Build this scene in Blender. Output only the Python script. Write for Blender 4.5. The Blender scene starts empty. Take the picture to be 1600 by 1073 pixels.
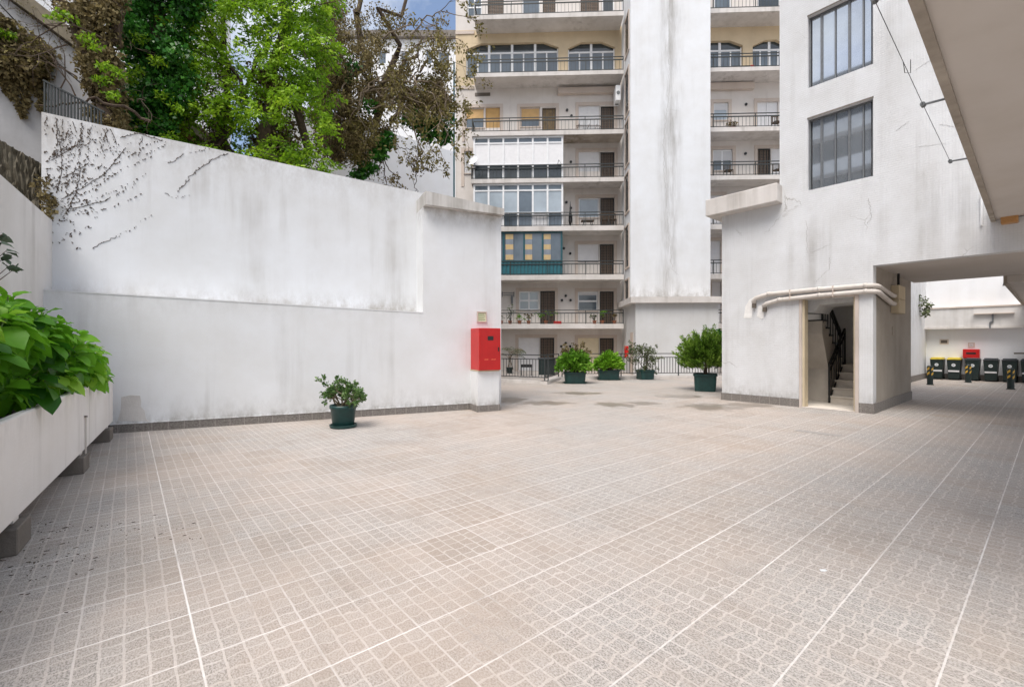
import bpy, math, random
from mathutils import Vector
import numpy as np
R = math.radians
scene = bpy.context.scene
COL = scene.collection

# ------------------------------------------------------------------ camera
EYE = 1.6
cam_d = bpy.data.cameras.new("camera")
cam_d.lens = 16.07
cam_d.sensor_width = 36.0
cam_d.clip_end = 2000
cam_d.clip_start = 0.05
cam = bpy.data.objects.new("camera", cam_d)
COL.objects.link(cam)
cam.location = (0, 0, EYE)
cam.rotation_euler = (R(90), 0, 0)
scene.camera = cam

# ------------------------------------------------------------------ light
SUN_EL, SUN_AZ = R(60), R(208)            # azimuth clockwise from +Y: from behind the camera
world = bpy.data.worlds.new("World")
scene.world = world
world.use_nodes = True
wn = world.node_tree
bg = wn.nodes["Background"]
sky = wn.nodes.new("ShaderNodeTexSky")
sky.sky_type = 'NISHITA'
sky.sun_disc = False
sky.sun_elevation = SUN_EL
sky.sun_rotation = SUN_AZ
sky.air_density = 1.0
sky.dust_density = 4.0
sky.ozone_density = 1.0
# broken white cloud over the blue
tcw = wn.nodes.new("ShaderNodeTexCoord")
cn = wn.nodes.new("ShaderNodeTexNoise"); cn.inputs["Scale"].default_value = 2.3; cn.inputs["Detail"].default_value = 7
cn.inputs["Roughness"].default_value = .6
cmap = wn.nodes.new("ShaderNodeMapping"); cmap.inputs["Location"].default_value = (13.7,7.1,3.9)
wn.links.new(tcw.outputs["Generated"], cmap.inputs[0]); wn.links.new(cmap.outputs[0], cn.inputs["Vector"])
cr_ = wn.nodes.new("ShaderNodeMapRange"); cr_.inputs[1].default_value = .42; cr_.inputs[2].default_value = .58
cr_.inputs[3].default_value = .0; cr_.inputs[4].default_value = .92
wn.links.new(cn.outputs["Fac"], cr_.inputs[0])
cm = wn.nodes.new("ShaderNodeMix"); cm.data_type = 'RGBA'
wn.links.new(cr_.outputs[0], cm.inputs[0]); wn.links.new(sky.outputs[0], cm.inputs[6])
cm.inputs[7].default_value = (4.6, 4.75, 5.0, 1)
wn.links.new(cm.outputs[2], bg.inputs[0])
bg.inputs[1].default_value = 0.15
sun_d = bpy.data.lights.new("sun", 'SUN')
sun_d.energy = 2.0
sun_d.angle = R(34)
sun_d.color = (1.0, 0.965, 0.925)
sun = bpy.data.objects.new("sun", sun_d)
COL.objects.link(sun)
sd = Vector((math.sin(SUN_AZ)*math.cos(SUN_EL), math.cos(SUN_AZ)*math.cos(SUN_EL), math.sin(SUN_EL)))
sun.rotation_euler = (-sd).to_track_quat('-Z', 'Y').to_euler()
sun.location = sd*60
scene.view_settings.view_transform = 'Standard'
scene.view_settings.look = 'None'
scene.view_settings.gamma = 1.0
scene.view_settings.exposure = 0.60
scene.cycles.max_bounces = 8
scene.cycles.diffuse_bounces = 5
scene.cycles.use_denoising = True

# ------------------------------------------------------------------ frames
F = 714.0
class Frame:
    """a plan frame: origin on the ground and a heading; local x runs right, y away, z up"""
    def __init__(s, ox, oy, ang):
        s.ox, s.oy, s.a = ox, oy, ang
        s.c, s.s = math.cos(ang), math.sin(ang)
    def w(s, x, y, z=0):
        return Vector((s.ox + s.c*x - s.s*y, s.oy + s.s*x + s.c*y, z))
    def l(s, X, Y):
        dx, dy = X - s.ox, Y - s.oy
        return (s.c*dx + s.s*dy, -s.s*dx + s.c*dy)
    def hit(s, px, py, yo):
        o = s.l(0, 0)
        d = s.l(s.ox + (px-800)/F, s.oy + 1)
        t = (yo - o[1])/d[1]
        return (o[0] + t*d[0], EYE + t*(536.5-py)/F)
def G(px, py, z=0.0):
    Y = (EYE - z)*F/(py - 536.5)
    return ((px-800)/F*Y, Y)
GRID = Frame(0, 0, -R(49.97))                       # along the paving joints
WORLD = Frame(0, 0, 0)
APT = Frame(6.21, 26.4, -R(2.3))
LW = Frame(-7.1, 8.16, math.atan2(2.93, 6.09))      # long white wall

# ------------------------------------------------------------------ mesh builder
class MB:
    def __init__(s):
        s.v, s.f, s.mi, s.m = [], [], [], 0
    def face(s, pts):
        i = len(s.v); s.v += [tuple(p) for p in pts]
        s.f.append(tuple(range(i, i+len(pts)))); s.mi.append(s.m)
    def add(s, vs, fs):
        i = len(s.v); s.v += [tuple(p) for p in vs]
        for f in fs:
            s.f.append(tuple(i+k for k in f)); s.mi.append(s.m)
    def box(s, x0, x1, y0, y1, z0, z1, b=0.0):
        if x0 > x1: x0, x1 = x1, x0
        if y0 > y1: y0, y1 = y1, y0
        if z0 > z1: z0, z1 = z1, z0
        if b <= 0:
            s.add([(x0,y0,z0),(x1,y0,z0),(x1,y1,z0),(x0,y1,z0),(x0,y0,z1),(x1,y0,z1),(x1,y1,z1),(x0,y1,z1)],
                  [(0,3,2,1),(4,5,6,7),(0,1,5,4),(1,2,6,5),(2,3,7,6),(3,0,4,7)])
            return s
        # chamfered box: three rings per axis
        vs = []
        for sx in (0,1):
            for sy in (0,1):
                for sz in (0,1):
                    X, Y, Z = (x0,x1)[sx], (y0,y1)[sy], (z0,z1)[sz]
                    dx, dy, dz = (b,-b)[sx], (b,-b)[sy], (b,-b)[sz]
                    vs += [(X,Y+dy,Z+dz),(X+dx,Y,Z+dz),(X+dx,Y+dy,Z)]
        I = lambda a,b_,c,k: (a*4+b_*2+c)*3+k
        fs = []
        fs += [(I(0,0,0,0),I(0,0,1,0),I(0,1,1,0),I(0,1,0,0)), (I(1,0,0,0),I(1,1,0,0),I(1,1,1,0),I(1,0,1,0))]
        fs += [(I(0,0,0,1),I(1,0,0,1),I(1,0,1,1),I(0,0,1,1)), (I(0,1,0,1),I(0,1,1,1),I(1,1,1,1),I(1,1,0,1))]
        fs += [(I(0,0,0,2),I(0,1,0,2),I(1,1,0,2),I(1,0,0,2)), (I(0,0,1,2),I(1,0,1,2),I(1,1,1,2),I(0,1,1,2))]
        for c in (0,1):
            for d in (0,1):
                fs += [(I(0,c,d,1),I(1,c,d,1),I(1,c,d,2),I(0,c,d,2)), (I(c,0,d,0),I(c,1,d,0),I(c,1,d,2),I(c,0,d,2)),
                       (I(c,d,0,0),I(c,d,1,0),I(c,d,1,1),I(c,d,0,1))]
        for a in (0,1):
            for c in (0,1):
                for d in (0,1):
                    fs.append((I(a,c,d,0),I(a,c,d,1),I(a,c,d,2)))
        s.add(vs, fs); return s
    def prism(s, poly, y0, y1):
        """polygon in local x,z pushed from y0 to y1"""
        n = len(poly)
        s.add([(x,y0,z) for x,z in poly]+[(x,y1,z) for x,z in poly],
              [tuple(range(n)), tuple(range(2*n-1,n-1,-1))]+[(i,i+n,(i+1)%n+n,(i+1)%n) for i in range(n)])
        return s
    def plan(s, poly, z0, z1):
        n = len(poly)
        s.add([(x,y,z0) for x,y in poly]+[(x,y,z1) for x,y in poly],
              [tuple(range(n-1,-1,-1)), tuple(range(n,2*n))]+[(i,(i+1)%n,(i+1)%n+n,i+n) for i in range(n)])
        return s
    def bar(s, a, b, w, h=None):
        """square bar between two points"""
        a, b = Vector(a), Vector(b); h = h or w
        d = (b-a)
        if d.length < 1e-6: return s
        d.normalize()
        up = Vector((0,0,1)) if abs(d.z) < .95 else Vector((0,1,0))
        r = d.cross(up).normalized()*w/2; u = r.cross(d).normalized()*h/2
        s.add([a-r-u,a+r-u,a+r+u,a-r+u,b-r-u,b+r-u,b+r+u,b-r+u],
              [(0,1,2,3),(7,6,5,4),(0,4,5,1),(1,5,6,2),(2,6,7,3),(3,7,4,0)])
        return s
    def tube(s, pts, r, n=8, cap=True):
        pts = [Vector(p) for p in pts]
        rs = r if isinstance(r, (list,tuple)) else [r]*len(pts)
        base = len(s.v); prev = None
        for i, p in enumerate(pts):
            d = (pts[min(i+1,len(pts)-1)]-pts[max(i-1,0)]).normalized()
            if prev is None:
                up = Vector((0,0,1)) if abs(d.z) < .9 else Vector((1,0,0))
                x = d.cross(up).normalized()
            else:
                x = (prev - d*prev.dot(d)).normalized()
            prev = x; y = d.cross(x)
            for k in range(n):
                t = 2*math.pi*k/n
                s.v.append(tuple(p + (x*math.cos(t)+y*math.sin(t))*rs[i]))
        for i in range(len(pts)-1):
            for k in range(n):
                a = base+i*n+k; b = base+i*n+(k+1)%n
                s.f.append((a,b,b+n,a+n)); s.mi.append(s.m)
        if cap:
            s.f.append(tuple(base+k for k in range(n-1,-1,-1))); s.mi.append(s.m)
            e = base+(len(pts)-1)*n
            s.f.append(tuple(e+k for k in range(n))); s.mi.append(s.m)
        return s
    def lathe(s, prof, n=24, c=(0,0,0), sx=1.0, sy=1.0, power=2.0):
        """profile (r,z); power > 2 squares the plan"""
        base = len(s.v)
        for r, z in prof:
            for k in range(n):
                t = 2*math.pi*k/n; ct, st = math.cos(t), math.sin(t)
                m = (abs(ct)**power+abs(st)**power)**(-1/power)
                s.v.append((c[0]+r*ct*m*sx, c[1]+r*st*m*sy, c[2]+z))
        for i in range(len(prof)-1):
            for k in range(n):
                a = base+i*n+k; b = base+i*n+(k+1)%n
                s.f.append((a,b,b+n,a+n)); s.mi.append(s.m)
        s.f.append(tuple(base+k for k in range(n-1,-1,-1))); s.mi.append(s.m)
        e = base+(len(prof)-1)*n
        s.f.append(tuple(e+k for k in range(n))); s.mi.append(s.m)
        return s
    def holes(s, x0, x1, z0, z1, y0, y1, hs):
        """wall slab x0..x1, z0..z1, front y0, back y1, with rectangular openings and their reveals"""
        hs = [(max(a,x0),min(b,x1),max(c,z0),min(d,z1)) for a,b,c,d in hs]
        hs = [h for h in hs if h[1]-h[0] > .01 and h[3]-h[2] > .01]
        cl = lambda vs: [v for i, v in enumerate(sorted(vs)) if i == 0 or v-sorted(vs)[i-1] > 1e-5]
        xs = cl([x0,x1]+[h[0] for h in hs]+[h[1] for h in hs])
        zs = cl([z0,z1]+[h[2] for h in hs]+[h[3] for h in hs])
        def solid(i, k):
            if i < 0 or k < 0 or i >= len(xs)-1 or k >= len(zs)-1: return False
            cx, cz = (xs[i]+xs[i+1])/2, (zs[k]+zs[k+1])/2
            return not any(h[0]<cx<h[1] and h[2]<cz<h[3] for h in hs)
        idx = {}
        def V(i, k, b):
            if (i,k,b) not in idx:
                idx[(i,k,b)] = len(s.v); s.v.append((xs[i], y1 if b else y0, zs[k]))
            return idx[(i,k,b)]
        def q(*a): s.f.append(a); s.mi.append(s.m)
        for i in range(len(xs)-1):
            for k in range(len(zs)-1):
                if not solid(i,k): continue
                q(V(i,k,0),V(i+1,k,0),V(i+1,k+1,0),V(i,k+1,0))
                q(V(i,k,1),V(i,k+1,1),V(i+1,k+1,1),V(i+1,k,1))
                if not solid(i-1,k): q(V(i,k,1),V(i,k,0),V(i,k+1,0),V(i,k+1,1))
                if not solid(i+1,k): q(V(i+1,k,0),V(i+1,k,1),V(i+1,k+1,1),V(i+1,k+1,0))
                if not solid(i,k-1): q(V(i,k,1),V(i+1,k,1),V(i+1,k,0),V(i,k,0))
                if not solid(i,k+1): q(V(i,k+1,0),V(i+1,k+1,0),V(i+1,k+1,1),V(i,k+1,1))
        return s
    def frame(s, x0, x1, z0, z1, y0, y1, w):
        s.box(x0,x0+w,y0,y1,z0,z1); s.box(x1-w,x1,y0,y1,z0,z1)
        s.box(x0+w,x1-w,y0,y1,z0,z0+w); s.box(x0+w,x1-w,y0,y1,z1-w,z1)
        return s
    def build(s, name, mat, parent=None, smooth=False):
        me = bpy.data.meshes.new(name)
        off = BASE.get(parent.name, (0,0,0)) if parent else (0,0,0)
        me.from_pydata([(x-off[0],y-off[1],z-off[2]) for x,y,z in s.v], [], s.f)
        for m in (mat if isinstance(mat, (list,tuple)) else [mat]): me.materials.append(m)
        if isinstance(mat, (list,tuple)): me.polygons.foreach_set("material_index", s.mi)
        if smooth: me.polygons.foreach_set("use_smooth", [True]*len(me.polygons))
        me.update()
        o = bpy.data.objects.new(name, me); COL.objects.link(o)
        if parent:
            o.parent = parent; BASE[o.name] = off
        return o
BASE = {}
def tag(o, label, cat, group=None):
    o["label"] = label; o["category"] = cat
    if group: o["group"] = group
    return o
def thing(name, label, cat, fr=WORLD, base=(0,0,0), group=None):
    """Empty at the thing's base; parts are modelled in frame coordinates"""
    o = bpy.data.objects.new(name, None); COL.objects.link(o)
    o.empty_display_size = .2
    o.location = fr.w(*base); o.rotation_euler = (0,0,fr.a)
    BASE[o.name] = tuple(base)
    return tag(o, label, cat, group)
def solo(mb, name, mat, label, cat, fr=WORLD, base=(0,0,0), group=None, smooth=False):
    """a thing that is one mesh"""
    s = MB(); s.v = [(x-base[0],y-base[1],z-base[2]) for x,y,z in mb.v]; s.f = mb.f; s.mi = mb.mi
    o = s.build(name, mat, None, smooth)
    o.location = fr.w(*base); o.rotation_euler = (0,0,fr.a)
    return tag(o, label, cat, group)
def struct(o):
    o["kind"] = "structure"; return o
def copy_tree(o, parent=None):
    c = o.copy(); COL.objects.link(c)
    if parent: c.parent = parent
    for ch in list(o.children): copy_tree(ch, c)
    return c

# ------------------------------------------------------------------ materials
def nt(name):
    m = bpy.data.materials.new(name); m.use_nodes = True
    t = m.node_tree; return m, t, t.nodes["Principled BSDF"]
def N(t, typ, **kw):
    n = t.nodes.new(typ)
    for k, v in kw.items():
        if k.startswith("i_"):
            key = k[2:]; n.inputs[int(key) if key.isdigit() else key.replace("_"," ")].default_value = v
        else: setattr(n, k, v)
    return n
def ramp(t, fac, a, b, ca=(0,0,0,1), cb=(1,1,1,1)):
    r = N(t, "ShaderNodeMapRange"); r.inputs[1].default_value = a; r.inputs[2].default_value = b
    r.inputs[3].default_value = ca if not isinstance(ca, tuple) else 0.0
    r.inputs[4].default_value = cb if not isinstance(cb, tuple) else 1.0
    t.links.new(fac, r.inputs[0]); return r.outputs[0]
def mixc(t, fac, a, b, mode='MIX'):
    m = N(t, "ShaderNodeMix", data_type='RGBA', blend_type=mode)
    for sock, v in ((m.inputs[0], fac), (m.inputs[6], a), (m.inputs[7], b)):
        if isinstance(v, bpy.types.NodeSocket): t.links.new(v, sock)
        elif isinstance(v, (int,float)): sock.default_value = v
        else: sock.default_value = (*v, 1) if len(v) == 3 else v
    return m.outputs[2]
def math_(t, op, a, b=0.0, clamp=False):
    m = N(t, "ShaderNodeMath", operation=op, use_clamp=clamp)
    for sock, v in ((m.inputs[0], a), (m.inputs[1], b)):
        if isinstance(v, bpy.types.NodeSocket): t.links.new(v, sock)
        else: sock.default_value = v
    return m.outputs[0]
def noise(t, vec, scale, detail=4, rough=.55, sc=None):
    if sc is not None:
        mp = N(t, "ShaderNodeMapping"); mp.inputs["Scale"].default_value = sc
        t.links.new(vec, mp.inputs[0]); vec = mp.outputs[0]
    n = N(t, "ShaderNodeTexNoise"); n.inputs["Scale"].default_value = scale
    n.inputs["Detail"].default_value = detail; n.inputs["Roughness"].default_value = rough
    t.links.new(vec, n.inputs["Vector"]); return n.outputs["Fac"]
def bump(t, p, h, strength, dist=.02):
    b = N(t, "ShaderNodeBump"); b.inputs["Strength"].default_value = strength
    b.inputs["Distance"].default_value = dist
    t.links.new(h, b.inputs["Height"]); t.links.new(b.outputs[0], p.inputs["Normal"])
def plain(name, col, rough=.6, var=.12, vs=6.0, metal=0.0, bmp=0.0, bs=60, spec=.5, coat=0.0):
    m, t, p = nt(name)
    tc = N(t, "ShaderNodeTexCoord").outputs["Object"]
    n = noise(t, tc, vs, 6, .6)
    f = ramp(t, n, .3, .7)
    t.links.new(mixc(t, f, [c*(1-var) for c in col], [min(1,c*(1+var)) for c in col]), p.inputs["Base Color"])
    p.inputs["Roughness"].default_value = rough; p.inputs["Metallic"].default_value = metal
    p.inputs["Specular IOR Level"].default_value = spec
    if coat: p.inputs["Coat Weight"].default_value = coat
    if bmp: bump(t, p, noise(t, tc, bs, 4), bmp)
    return m
def plaster(name, col, dirt=(.20,.18,.15), streak=.35, patch=.1, bmp=.25, bs=45, bands=(), ss=2.2, thr=.52, crack=0.0, mosaic=0.0, vrun=None, warm=(1,.985,.96), rough=.85):
    """painted render: cloudy tone, runs of dirt, bands of grime at given heights (local z)"""
    m, t, p = nt(name)
    tc = N(t, "ShaderNodeTexCoord").outputs["Object"]
    sep = N(t, "ShaderNodeSeparateXYZ"); t.links.new(tc, sep.inputs[0])
    cloud = ramp(t, noise(t, tc, .9, 7, .62), .32, .68)
    c = mixc(t, cloud, [a*(1-patch)*w for a, w in zip(col, warm)], col)
    fine = ramp(t, noise(t, tc, 14, 5, .7), .25, .75)
    c = mixc(t, math_(t, 'MULTIPLY', fine, patch*.5), c, [a*.72 for a in col])
    run = noise(t, tc, ss, 5, .6, (1.0, 1.0, .07))
    brk = ramp(t, noise(t, tc, .55, 4, .6), .38, .66)
    d = math_(t, 'MULTIPLY', math_(t, 'MULTIPLY', ramp(t, run, thr, thr+.24), brk), streak)
    for z0, z1, st, sc in bands:            # strongest at z0, gone at z1
        zr = ramp(t, sep.outputs[2], z1, z0)
        zr = math_(t, 'POWER', zr, 1.6)
        k = ramp(t, noise(t, tc, sc, 8, .72, (1,1,.55)), .40, .66)
        d = math_(t, 'ADD', d, math_(t, 'MULTIPLY', math_(t, 'MULTIPLY', zr, k), st))
    if crack:
        v = N(t, "ShaderNodeTexVoronoi", feature='DISTANCE_TO_EDGE'); v.inputs["Scale"].default_value = .55
        wob = N(t, "ShaderNodeTexNoise"); wob.inputs["Scale"].default_value = 2.2; wob.inputs["Detail"].default_value = 7
        t.links.new(tc, wob.inputs["Vector"])
        va = N(t, "ShaderNodeVectorMath", operation='MULTIPLY_ADD'); va.inputs[1].default_value = (.5,.5,.5)
        t.links.new(wob.outputs["Color"], va.inputs[0]); t.links.new(tc, va.inputs[2])
        t.links.new(va.outputs[0], v.inputs["Vector"])
        line = ramp(t, v.outputs["Distance"], .006, .0)
        msk = ramp(t, noise(t, tc, .8, 3), .55, .66)
        d = math_(t, 'ADD', d, math_(t, 'MULTIPLY', math_(t, 'MULTIPLY', line, msk), crack))
    if vrun:                                # one long run of dirt at a given local x
        wob2 = math_(t, 'MULTIPLY', math_(t, 'SUBTRACT', noise(t, tc, .5, 4), .5), .8)
        ax = math_(t, 'ABSOLUTE', math_(t, 'ADD', math_(t, 'SUBTRACT', sep.outputs[0], vrun[0]), wob2))
        k = ramp(t, noise(t, tc, 1.6, 7, .7, (1.6,1,.18)), .40, .70)
        d = math_(t, 'ADD', d, math_(t, 'MULTIPLY', math_(t, 'MULTIPLY', ramp(t, ax, vrun[1], 0.0), k), vrun[2]))
    d = math_(t, 'MINIMUM', d, .92)
    c = mixc(t, d, c, dirt)
    h = noise(t, tc, bs, 5, .65)
    if mosaic:
        sw = N(t, "ShaderNodeCombineXYZ"); t.links.new(sep.outputs[0], sw.inputs[0]); t.links.new(sep.outputs[2], sw.inputs[1])
        b = N(t, "ShaderNodeTexBrick"); b.offset = 0.0
        b.inputs["Scale"].default_value = 1; b.inputs["Brick Width"].default_value = .05; b.inputs["Row Height"].default_value = .05
        b.inputs["Mortar Size"].default_value = .005; b.inputs["Mortar Smooth"].default_value = .4
        t.links.new(sw.outputs[0], b.inputs["Vector"])
        msk = ramp(t, noise(t, tc, .6, 5), .38, .62, .25, 1.0)
        g = math_(t, 'MULTIPLY', math_(t, 'MULTIPLY', b.outputs["Fac"], msk), mosaic)
        c = mixc(t, g, c, [a*.5 for a in col])
        h = math_(t, 'SUBTRACT', h, math_(t, 'MULTIPLY', b.outputs["Fac"], .6))
    t.links.new(c, p.inputs["Base Color"]); p.inputs["Roughness"].default_value = rough
    p.inputs["Specular IOR Level"].default_value = .25
    if bmp: bump(t, p, h, bmp, .012)
    return m
def leafmat(name, cols, scale=5.0, trans=.35, rough=.5):
    """leaf: tone varies from leaf to leaf, light passes through"""
    m, t, p = nt(name)
    tc = N(t, "ShaderNodeTexCoord").outputs["Object"]
    at = N(t, "ShaderNodeAttribute", attribute_name="tint").outputs["Fac"]
    big = ramp(t, noise(t, tc, scale*.25, 3), .35, .65)
    f = math_(t, 'ADD', math_(t, 'MULTIPLY', at, .65), math_(t, 'MULTIPLY', big, .35))
    c = mixc(t, ramp(t, f, .1, .55), cols[0], cols[1])
    c = mixc(t, ramp(t, f, .55, .95), c, cols[2])
    t.links.new(c, p.inputs["Base Color"]); p.inputs["Roughness"].default_value = rough
    p.inputs["Specular IOR Level"].default_value = .3
    tr = N(t, "ShaderNodeBsdfTranslucent"); t.links.new(c, tr.inputs[0])
    mx = N(t, "ShaderNodeMixShader"); mx.inputs[0].default_value = trans
    t.links.new(p.outputs[0], mx.inputs[1]); t.links.new(tr.outputs[0], mx.inputs[2])
    t.links.new(mx.outputs[0], t.nodes["Material Output"].inputs[0])
    return m

def paving_mat():
    m, t, p = nt("paving")
    tc = N(t, "ShaderNodeTexCoord").outputs["Object"]
    off = N(t, "ShaderNodeVectorMath", operation='ADD'); off.inputs[1].default_value = (.36, -.28, 0)
    t.links.new(tc, off.inputs[0]); P0 = off.outputs[0]
    wob = N(t, "ShaderNodeTexNoise"); wob.inputs["Scale"].default_value = 8; wob.inputs["Detail"].default_value = 2
    t.links.new(P0, wob.inputs["Vector"])
    cen = N(t, "ShaderNodeVectorMath", operation='SUBTRACT'); cen.inputs[1].default_value = (.5,.5,.5)
    t.links.new(wob.outputs["Color"], cen.inputs[0])
    dis = N(t, "ShaderNodeVectorMath", operation='MULTIPLY_ADD'); dis.inputs[1].default_value = (.085,.022,0)
    t.links.new(cen.outputs[0], dis.inputs[0]); t.links.new(P0, dis.inputs[2])
    b = N(t, "ShaderNodeTexBrick"); b.offset = .16; b.offset_frequency = 2
    for k, v in (("Scale",1),("Brick Width",.49/5),("Row Height",.49/5),("Mortar Size",.0065),("Mortar Smooth",.2)): b.inputs[k].default_value = v
    t.links.new(dis.outputs[0], b.inputs["Vector"])
    b.inputs["Color1"].default_value = (0,0,0,1); b.inputs["Color2"].default_value = (1,1,1,1); b.inputs["Mortar"].default_value = (.5,.5,.5,1)
    s = N(t, "ShaderNodeTexBrick"); s.offset = 0
    for k, v in (("Scale",1),("Brick Width",.49),("Row Height",.49),("Mortar Size",.0045),("Mortar Smooth",.25)): s.inputs[k].default_value = v
    s.inputs["Color1"].default_value = (0,0,0,1); s.inputs["Color2"].default_value = (1,1,1,1); s.inputs["Mortar"].default_value = (.5,.5,.5,1)
    t.links.new(P0, s.inputs["Vector"])
    # long joints are filled brighter, one direction more than the other
    sp = N(t, "ShaderNodeTexBrick"); sp.offset = 0
    for k, v in (("Scale",1),("Brick Width",.49),("Row Height",500),("Mortar Size",.0055),("Mortar Smooth",.3)): sp.inputs[k].default_value = v
    t.links.new(P0, sp.inputs["Vector"])
    grain = ramp(t, noise(t, tc, 72, 4, .75, (1,1.5,1)), .41, .55)
    grain2 = ramp(t, noise(t, tc, 32, 4, .7), .36, .66)
    stone = mixc(t, grain, (.13,.127,.122), (.47,.447,.42))
    stone = mixc(t, math_(t,'MULTIPLY',grain2,.25), stone, (.44,.418,.392))
    sv = N(t, "ShaderNodeSeparateColor"); t.links.new(s.outputs["Color"], sv.inputs[0])
    bv = N(t, "ShaderNodeSeparateColor"); t.links.new(b.outputs["Color"], bv.inputs[0])
    warm = ramp(t, noise(t, tc, .33, 6, .65), .42, .62)
    stone = mixc(t, math_(t,'MULTIPLY',warm,.6), stone, (.44,.36,.30))
    tilezone = ramp(t, noise(t, tc, .28, 3), .46, .60)
    stone = mixc(t, math_(t,'MULTIPLY',ramp(t, sv.outputs[0], .35, .95),.16), stone, (.33,.28,.235))
    stone = mixc(t, math_(t,'MULTIPLY',math_(t,'MULTIPLY',ramp(t, sv.outputs[0], .45, .85),tilezone),.28), stone, (.27,.215,.165))
    stone = mixc(t, math_(t,'MULTIPLY',bv.outputs[0],.10), stone, (.70,.67,.64))
    jm = ramp(t, noise(t, tc, .42, 6, .62), .38, .62, .46, .60)
    joint = mixc(t, ramp(t, noise(t, tc, 3, 3), .35, .65), (.56,.50,.455), (.63,.585,.55))
    c = mixc(t, math_(t,'MULTIPLY',b.outputs["Fac"],jm), stone, joint)
    jm2 = ramp(t, noise(t, tc, .7, 7, .68), .42, .62, .08, .85)
    c = mixc(t, math_(t,'MULTIPLY',s.outputs["Fac"],jm2), c, (.60,.565,.54))
    c = mixc(t, math_(t,'MULTIPLY',sp.outputs["Fac"],math_(t,'MAXIMUM',jm2,.45)), c, (.78,.76,.74))
    # dirt films
    film = ramp(t, noise(t, tc, .5, 8, .7), .52, .74)
    c = mixc(t, math_(t,'MULTIPLY',film,.5), c, (.36,.285,.22))
    film2 = ramp(t, noise(t, tc, 1.7, 8, .75), .58, .76)
    c = mixc(t, math_(t,'MULTIPLY',film2,.30), c, (.25,.215,.18))
    # dirt caught in the joints, in patches
    jd = math_(t,'MULTIPLY', math_(t,'MAXIMUM', b.outputs["Fac"], s.outputs["Fac"]), ramp(t, noise(t, tc, 1.1, 7, .7), .56, .66))
    c = mixc(t, math_(t,'MULTIPLY',jd,.35), c, (.10,.08,.06))
    # thin runs where water has drained across the slabs
    strk = ramp(t, noise(t, tc, 1.5, 7, .68, (.35,2.2,1)), .56, .72)
    c = mixc(t, math_(t,'MULTIPLY',strk,.34), c, (.25,.205,.165))
    # puddles left by rain, each at its own place
    def spot(px, py, rx, ry, edge=.35):
        lx, ly = GRID.l(*G(px, py))
        mp = N(t, "ShaderNodeMapping"); mp.inputs["Location"].default_value = (-lx,-ly,0)
        t.links.new(tc, mp.inputs[0])
        mr = N(t, "ShaderNodeMapping"); mr.inputs["Rotation"].default_value = (0,0,-R(49.97)); mr.inputs["Scale"].default_value = (1,1,1)
        t.links.new(mp.outputs[0], mr.inputs[0])
        ms = N(t, "ShaderNodeMapping"); ms.inputs["Scale"].default_value = (1/rx,1/ry,0)
        t.links.new(mr.outputs[0], ms.inputs[0])
        ln = N(t, "ShaderNodeVectorMath", operation='LENGTH'); t.links.new(ms.outputs[0], ln.inputs[0])
        nn = noise(t, tc, 3.0, 6, .65)
        return ramp(t, math_(t,'ADD',ln.outputs["Value"], math_(t,'MULTIPLY',math_(t,'SUBTRACT',nn,.5),2.6)), 1.0, 1.0-edge)
    wet = None
    for a in ((1112,636,.85,.75),(1165,633,.75,.5),(962,632,.6,.55),(850,629.5,.75,.5),(796,625,.55,.8),(905,614,.8,.5),(1062,619,.9,.5),(1005,630,.5,.4),(1230,628,.5,.3)):
        k = spot(*a); wet = k if wet is None else math_(t,'MAXIMUM',wet,k)
    damp = None
    for a in ((630,692,.75,.4),(480,655,.6,.5),(30,800,.5,.35),(40,860,.4,.4),(1310,840,.4,.35),(700,668,.8,.7),(20,830,.6,.5)):
        k = spot(*a, .6); damp = k if damp is None else math_(t,'MAXIMUM',damp,k)
    c = mixc(t, math_(t,'MULTIPLY',wet,.5), c, (.16,.125,.09))
    c = mixc(t, math_(t,'MULTIPLY',damp,.22), c, (.22,.175,.135))
    c = mixc(t, 1.0, c, (.97,.96,.955), 'MULTIPLY')
    t.links.new(c, p.inputs["Base Color"])
    r = math_(t,'SUBTRACT', .78, math_(t,'MULTIPLY',wet,.5))
    t.links.new(r, p.inputs["Roughness"])
    p.inputs["Specular IOR Level"].default_value = .35
    h = math_(t,'SUBTRACT', math_(t,'MULTIPLY',grain2,.5), math_(t,'MULTIPLY',b.outputs["Fac"],1.0))
    h = math_(t,'MULTIPLY', h, math_(t,'SUBTRACT',1.0,wet))
    bump(t, p, h, .35, .006)
    return m
M = {}
M['paving'] = paving_mat()
M['earth'] = plain('earth', (.10,.075,.05), .95, .35, 2.0, bmp=.5, bs=8)
M['white_wall'] = plaster('white_wall', (.75,.768,.79), streak=.34, patch=.09, bmp=.12, bands=((0.1,.75,.5,4.0),(.12,.32,.7,11),(2.6,1.9,.28,5)))
M['end_block'] = plaster('end_block', (.75,.768,.79), streak=.32, patch=.10, bmp=.12, bands=((.1,.75,.5,4.0),(.12,.32,.7,11),(4.7,4.2,.5,5)))
M['upper_panel'] = plaster('upper_panel', (.745,.765,.79), dirt=(.27,.24,.20), streak=.42, patch=.10, bmp=.12, ss=2.6, thr=.48, bands=((2.15,2.9,1.5,3.5),(2.2,2.6,.8,9),(5.6,4.2,.38,3.2),(5.5,4.9,.28,9)))
M['side_wall'] = plaster('side_wall', (.70,.68,.66), streak=.5, patch=.16, bmp=.2)
M['weathered_cap'] = plaster('weathered_cap', (.68,.665,.645), streak=.75, patch=.25, bmp=.3, ss=5, thr=.42)
M['grey_wall'] = plaster('grey_wall', (.50,.50,.51), streak=.5, patch=.25, bmp=.15)
M['rubble'] = plaster('rubble', (.17,.15,.11), dirt=(.05,.045,.03), streak=.6, patch=.5, bmp=.9, bs=9, thr=.42)
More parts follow.
